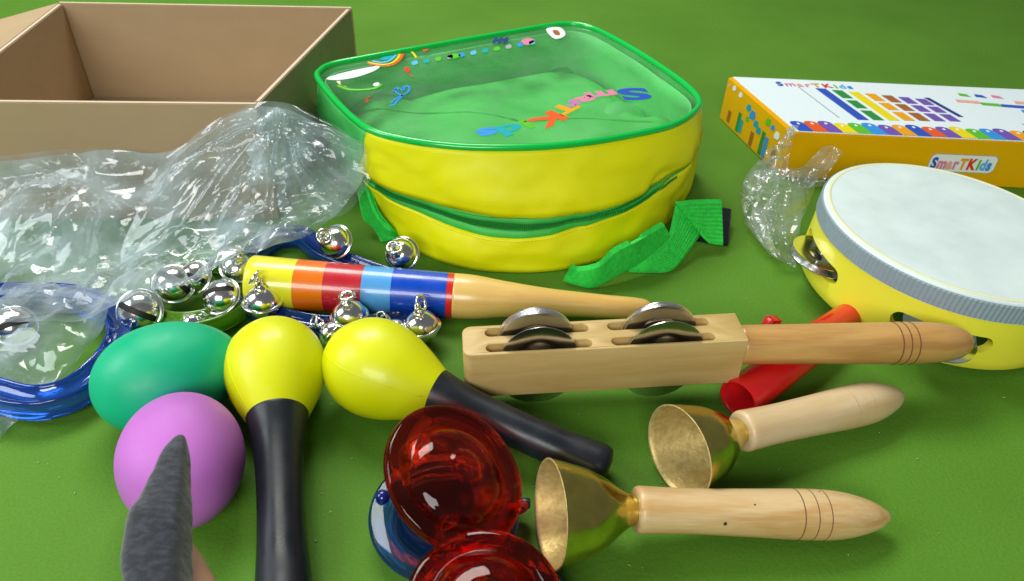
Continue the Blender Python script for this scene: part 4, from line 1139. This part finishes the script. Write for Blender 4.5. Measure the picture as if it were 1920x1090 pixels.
# ------------------------------------------------------------------ crumpled clear plastic bags
def film_patch(name, rows, material, parent, seed, amp, nu=150, nv=100, wl=(0.010, 0.05), edge=0.25, offset=Vector((0, 0, 0)), lean=2.15, facets=0.0, gather=None, pleats=16, pamp=0.005):
    """sheet through a net of control points, creased with many folding lines"""
    rs = [catmull([PT(p) + offset for p in row], 10) for row in rows]
    cols_ = [catmull([r[i] for r in rs], 10) for i in range(len(rs[0]))]
    g = [resample(c, nv) for c in cols_]
    full = []
    for j in range(nv):
        full.append(resample([g[i][j] for i in range(len(g))], nu))
    rr = random.Random(seed)
    waves = []
    for k in range(14):
        a = rr.gauss(lean, 0.45) if k % 5 < 3 else rr.uniform(0, math.pi); l = wl[0] * (wl[1] / wl[0]) ** rr.random()
        waves.append((math.cos(a), math.sin(a), l, rr.uniform(0, 1), rr.uniform(0.5, 1.0) * l / wl[1], rr.uniform(-50, 50), rr.uniform(.35, .65)))
    S = sum(w[4] for w in waves)
    # arc lengths for a flat coordinate on the sheet
    W = sum((full[nv // 2][i + 1] - full[nv // 2][i]).length for i in range(nu - 1)); Hh = sum((full[j + 1][nu // 2] - full[j][nu // 2]).length for j in range(nv - 1))
    vs, fs = [], []
    for j in range(nv):
        for i in range(nu):
            p = full[j][i]
            tx = full[j][min(i + 1, nu - 1)] - full[j][max(i - 1, 0)]; ty = full[min(j + 1, nv - 1)][i] - full[max(j - 1, 0)][i]
            nn = tx.cross(ty)
            nn = nn.normalized() if nn.length > 1e-12 else Vector((0, 0, 1))
            x, y = W * i / (nu - 1), Hh * j / (nv - 1)
            wx = x + 0.009 * noise.noise(Vector((x * 14 + seed, y * 14, 0))); wy = y + 0.009 * noise.noise(Vector((x * 14, y * 14 + seed, 7)))
            d = 0
            for (ca, sa, l, ph, am, off, sk) in waves:
                t = (ca * wx + sa * wy) / l + ph; t -= math.floor(t)
                tri = (t / sk if t < sk else (1 - t) / (1 - sk)) * 2 - 1
                gate = max(0, min(1, 0.5 + 1.6 * noise.noise(Vector((x * 22 + off, y * 22 - off, off)))))
                d += am * tri * gate
            d = d / S * 3.0 * amp
            if gather:
                gx, gy = W * gather[0], Hh * gather[1]; rx, ry = x - gx, y - gy; rad = math.hypot(rx, ry)
                th = math.atan2(ry, rx) + 0.20 * noise.noise(Vector((x * 12 + seed, y * 12, 3))) + 0.10 * noise.noise(Vector((x * 40 + seed, y * 40, 5)))
                for mul, wgt, off in ((0.6, 1.25, 0.7), (1.0, 0.9, 0.0), (2.3, 0.35, 3.1), (4.7, 0.07, 1.7)):
                    t = th / (2 * math.pi) * pleats * mul + 1.5 * noise.noise(Vector((th * 1.3 * mul + off, seed, off))); t -= math.floor(t)
                    tri = (t / .35 if t < .35 else (1 - t) / .65) * 2 - 1
                    gate = max(0, min(1, 0.55 + 1.3 * noise.noise(Vector((x * 16 + off, y * 16 + seed, off)))))
                    d += pamp * wgt * tri * gate * min(1, rad / 0.03) * max(0.25, 1 - rad / 0.22)
            e = min(1, min(i, nu - 1 - i) / (nu * .07), min(j, nv - 1 - j) / (nv * .07)); e = edge + (1 - edge) * e
            q = p + nn * (d * e) + Vector((noise.noise(p * 60), 0, noise.noise(p * 60 + Vector((9, 9, 9))))) * 0.0012
            if q.z < 0.0006: q.z = 0.0006
            vs.append(q)
    for j in range(nv - 1):
        for i in range(nu - 1):
            a = j * nu + i; fs.append((a, a + 1, a + nu + 1, a + nu))
    if facets:
        fs = []
        for j in range(nv):
            for i in range(nu):
                if 0 < i < nu - 1 and 0 < j < nv - 1:
                    k = j * nu + i
                    vs[k] = vs[k] + (full[j][i + 1] - full[j][i]) * rr.uniform(-.42, .42) + (full[j + 1][i] - full[j][i]) * rr.uniform(-.42, .42)
                    nn = (full[j][i + 1] - full[j][i]).cross(full[j + 1][i] - full[j][i])
                    if nn.length > 0: vs[k] = vs[k] + nn.normalized() * rr.gauss(0, facets)
        for j in range(nv - 1):
            for i in range(nu - 1):
                a = j * nu + i
                if rr.random() < .5: fs += [(a, a + 1, a + nu + 1), (a, a + nu + 1, a + nu)]
                else: fs += [(a, a + 1, a + nu), (a + 1, a + nu + 1, a + nu)]
        return link(name, mesh(name, vs, fs, False), material, parent)
    me = mesh(name, vs, fs); sharp(me, 24)
    return link(name, me, material, parent)
def big_bag():
    root = empty('plastic_bag', P(300, 470, 0), 'large crumpled clear plastic bag heaped in front of the cardboard box', 'plastic bag')
    rows = [[(-70, 604, .020), (60, 603, .021), (168, 597, .021), (262, 550, .030), (345, 533, .030), (455, 480, .033), (590, 436, .018)],
            [(-70, 520, None, .325), (60, 512, None, .328), (185, 500, None, .332), (290, 470, None, .345), (390, 440, None, .355), (515, 415, None, .366), (645, 388, None, .388)],
            [(-70, 432, None, .352), (60, 412, None, .356), (190, 395, None, .362), (300, 372, None, .370), (400, 342, None, .378), (530, 330, None, .386), (675, 345, None, .394)],
            [(-70, 362, None, .376), (60, 347, None, .380), (190, 335, None, .384), (310, 322, None, .388), (410, 280, None, .392), (545, 262, None, .396), (688, 300, None, .398)],
            [(-70, 310, None, .386), (70, 297, None, .389), (200, 281, None, .392), (318, 284, None, .395), (420, 222, None, .399), (520, 203, None, .402), (684, 268, None, .402)]]
    film_patch('film', rows, M['film_big'], root, 11, 0.0095, 240, 170, wl=(0.026, 0.10), gather=(0.78, 0.93), pleats=18, pamp=0.0042)
    rows2 = [[tuple([p[0] + 12 * math.sin(i * 2.1 + j), p[1] - 6 + 8 * math.cos(i * 1.7 + j * 2)] + list(p[2:])) for i, p in enumerate(r)] for j, r in enumerate(rows)]
    film_patch('film', rows2, M['film_back'], root, 29, 0.0095, 200, 140, wl=(0.024, 0.10), gather=(0.30, 0.80), pleats=15, pamp=0.0045, offset=Vector((0, 0.007, -0.004)))
    # gathered twist standing up towards the right
    tw = [[(470, 350, None, .372), (495, 345, None, .368), (520, 350, None, .372)], [(472, 285, None, .386), (500, 275, None, .378), (530, 290, None, .384)],
          [(490, 235, None, .396), (512, 225, None, .390), (538, 240, None, .394)], [(500, 206, None, .400), (516, 200, None, .397), (532, 206, None, .400)]]
    film_patch('film_fold', tw, M['film_big'], root, 51, 0.004, 70, 80, wl=(.006, .02), gather=(.5, 1.3), pleats=26, pamp=.003)
    # lobe lying on the table inside the blue ring
    lob = [[(-60, 604, .012), (50, 604, .014), (140, 600, .016), (206, 578, .018)], [(-60, 650, .010), (45, 655, .012), (118, 655, .013), (190, 622, .010)],
           [(-60, 690, .008), (30, 692, .010), (95, 700, .009), (150, 668, .006)], [(-60, 722, .010), (20, 722, .012), (88, 724, .011), (116, 716, .004)]]
    film_patch('film', lob, M['film_big'], root, 77, 0.0055, 90, 60, wl=(.014, .05))
    low = [[(-60, 770, .004), (-10, 778, .004), (38, 788, .003)], [(-60, 800, .002), (-15, 800, .003), (20, 800, .002)], [(-60, 840, .0015), (-20, 830, .0015), (2, 822, .0012)]]
    film_patch('film', low, M['film_big'], root, 83, 0.002, 40, 30)
big_bag()
def small_bag():
    root = empty('plastic_bag', P(1450, 440, 0), 'small crumpled clear plastic bag against the tambourine and toy box', 'plastic bag')
    Y = lambda u, v, y: (u, v, None, y)
    body = [[(1440, 476, .003), (1466, 492, .004), (1492, 503, .006)], [(1408, 430, .008), (1455, 440, .022), (1500, 430, .022)], [(1392, 385, .012), (1450, 390, .030), (1516, 385, .026)],
            [(1398, 340, .018), (1460, 345, .040), (1530, 345, .036)], [(1425, 305, .026), (1470, 318, .042), (1545, 320, .040)]]
    film_patch('film', body, M['film_small'], root, 5, 0.005, 100, 120, wl=(.010, .035), gather=(.55, 1.1), pleats=22, pamp=.0035)
    film_patch('film', [[(u + 6, v - 4, z) for u, v, z in r] for r in body], M['film_small'], root, 15, 0.005, 90, 110, wl=(.010, .035), gather=(.3, .5), pleats=18, pamp=.0035, offset=Vector((0, .008, -.004)))
    ear1 = [[(1404, 335, .020), (1440, 335, .036), (1482, 335, .036)], [(1430, 300, .028), (1455, 300, .040), (1480, 300, .040)], [(1462, 268, .036), (1474, 265, .044), (1486, 262, .044)], [(1486, 238, .042), (1490, 234, .046), (1494, 238, .044)]]
    film_patch('film_fold', ear1, M['film_small'], root, 33, 0.004, 60, 70, wl=(.006, .02), gather=(.5, 1.3), pleats=26, pamp=.003)
    ear2 = [[(1486, 350, .034), (1515, 352, .036), (1545, 350, .036)], [(1500, 325, .036), (1528, 322, .040), (1556, 318, .040)], [(1520, 300, .038), (1545, 296, .042), (1572, 298, .042)], [(1545, 280, .041), (1562, 272, .044), (1582, 285, .044)]]
    film_patch('film_fold', ear2, M['film_small'], root, 39, 0.004, 60, 60, wl=(.006, .02), gather=(.5, 1.3), pleats=26, pamp=.003)
small_bag()

# ------------------------------------------------------------------ person: grey knit sleeve reaching in from below
def person():
    ZA = 0.088
    root = empty('person', P(320, 1180, ZA - .03), 'person in a grey knit sleeve, only the cuff reaching in by the pink egg', 'person')
    left = [(262, 1180), (238, 1090), (231, 1045), (243, 985), (264, 940), (287, 892), (308, 852), (321, 830), (330, 820), (337, 816)]
    right = [(352, 1180), (351, 1090), (351, 1045), (351, 985), (351, 940), (351, 892), (351, 852), (350, 830), (347, 820), (342, 816)]
    vs, fs = [], []; m = 28
    lp = catmull([P(u, v, ZA) for u, v in left], 6); rp = catmull([P(u, v, ZA) for u, v in right], 6)
    n_ = len(lp)
    for i, (a, b) in enumerate(zip(lp, rp)):
        c = (a + b) / 2; h = (b - a) / 2; up = Vector((0, -.35, .94))
        for k in range(m):
            t = 2 * math.pi * k / m
            sq = 0.8
            ct, st = math.cos(t), math.sin(t)
            if ct > 0: ct = ct ** .35
            q = c + h * (math.copysign(abs(ct) ** sq, ct)) + up * (min(h.length * 0.85, .010) * math.copysign(abs(st) ** sq, st))
            q += (q - c).normalized() * (0.0003 * noise.noise(q * 300) + 0.0018 * (0.4 - abs(noise.noise(Vector((q.x * 30, q.y * 60, q.z * 40))))) * min(1, (n_ - i) / 8))
            vs.append(q)
    n = len(lp)
    for i in range(n - 1):
        for k in range(m): fs.append((i * m + k, i * m + (k + 1) % m, (i + 1) * m + (k + 1) % m, (i + 1) * m + k))
    fs.append(tuple((n - 1) * m + k for k in range(m))); fs.append(tuple(range(m - 1, -1, -1)))
    link('sleeve', fixn(mesh('sleeve', vs, fs)), M['sleeve'], root)
    wr = [P(330, 1010, ZA - .022), P(345, 1045, ZA - .022), P(356, 1085, ZA - .020), P(372, 1140, ZA - .018), P(390, 1220, ZA - .016)]
    wp = catmull(wr, 6); nn = len(wp)
    link('wrist', tube(wp, [0.002 + 0.0062 * (i / (nn - 1)) ** .7 for i in range(nn)], 20), M['skin'], root)
person()
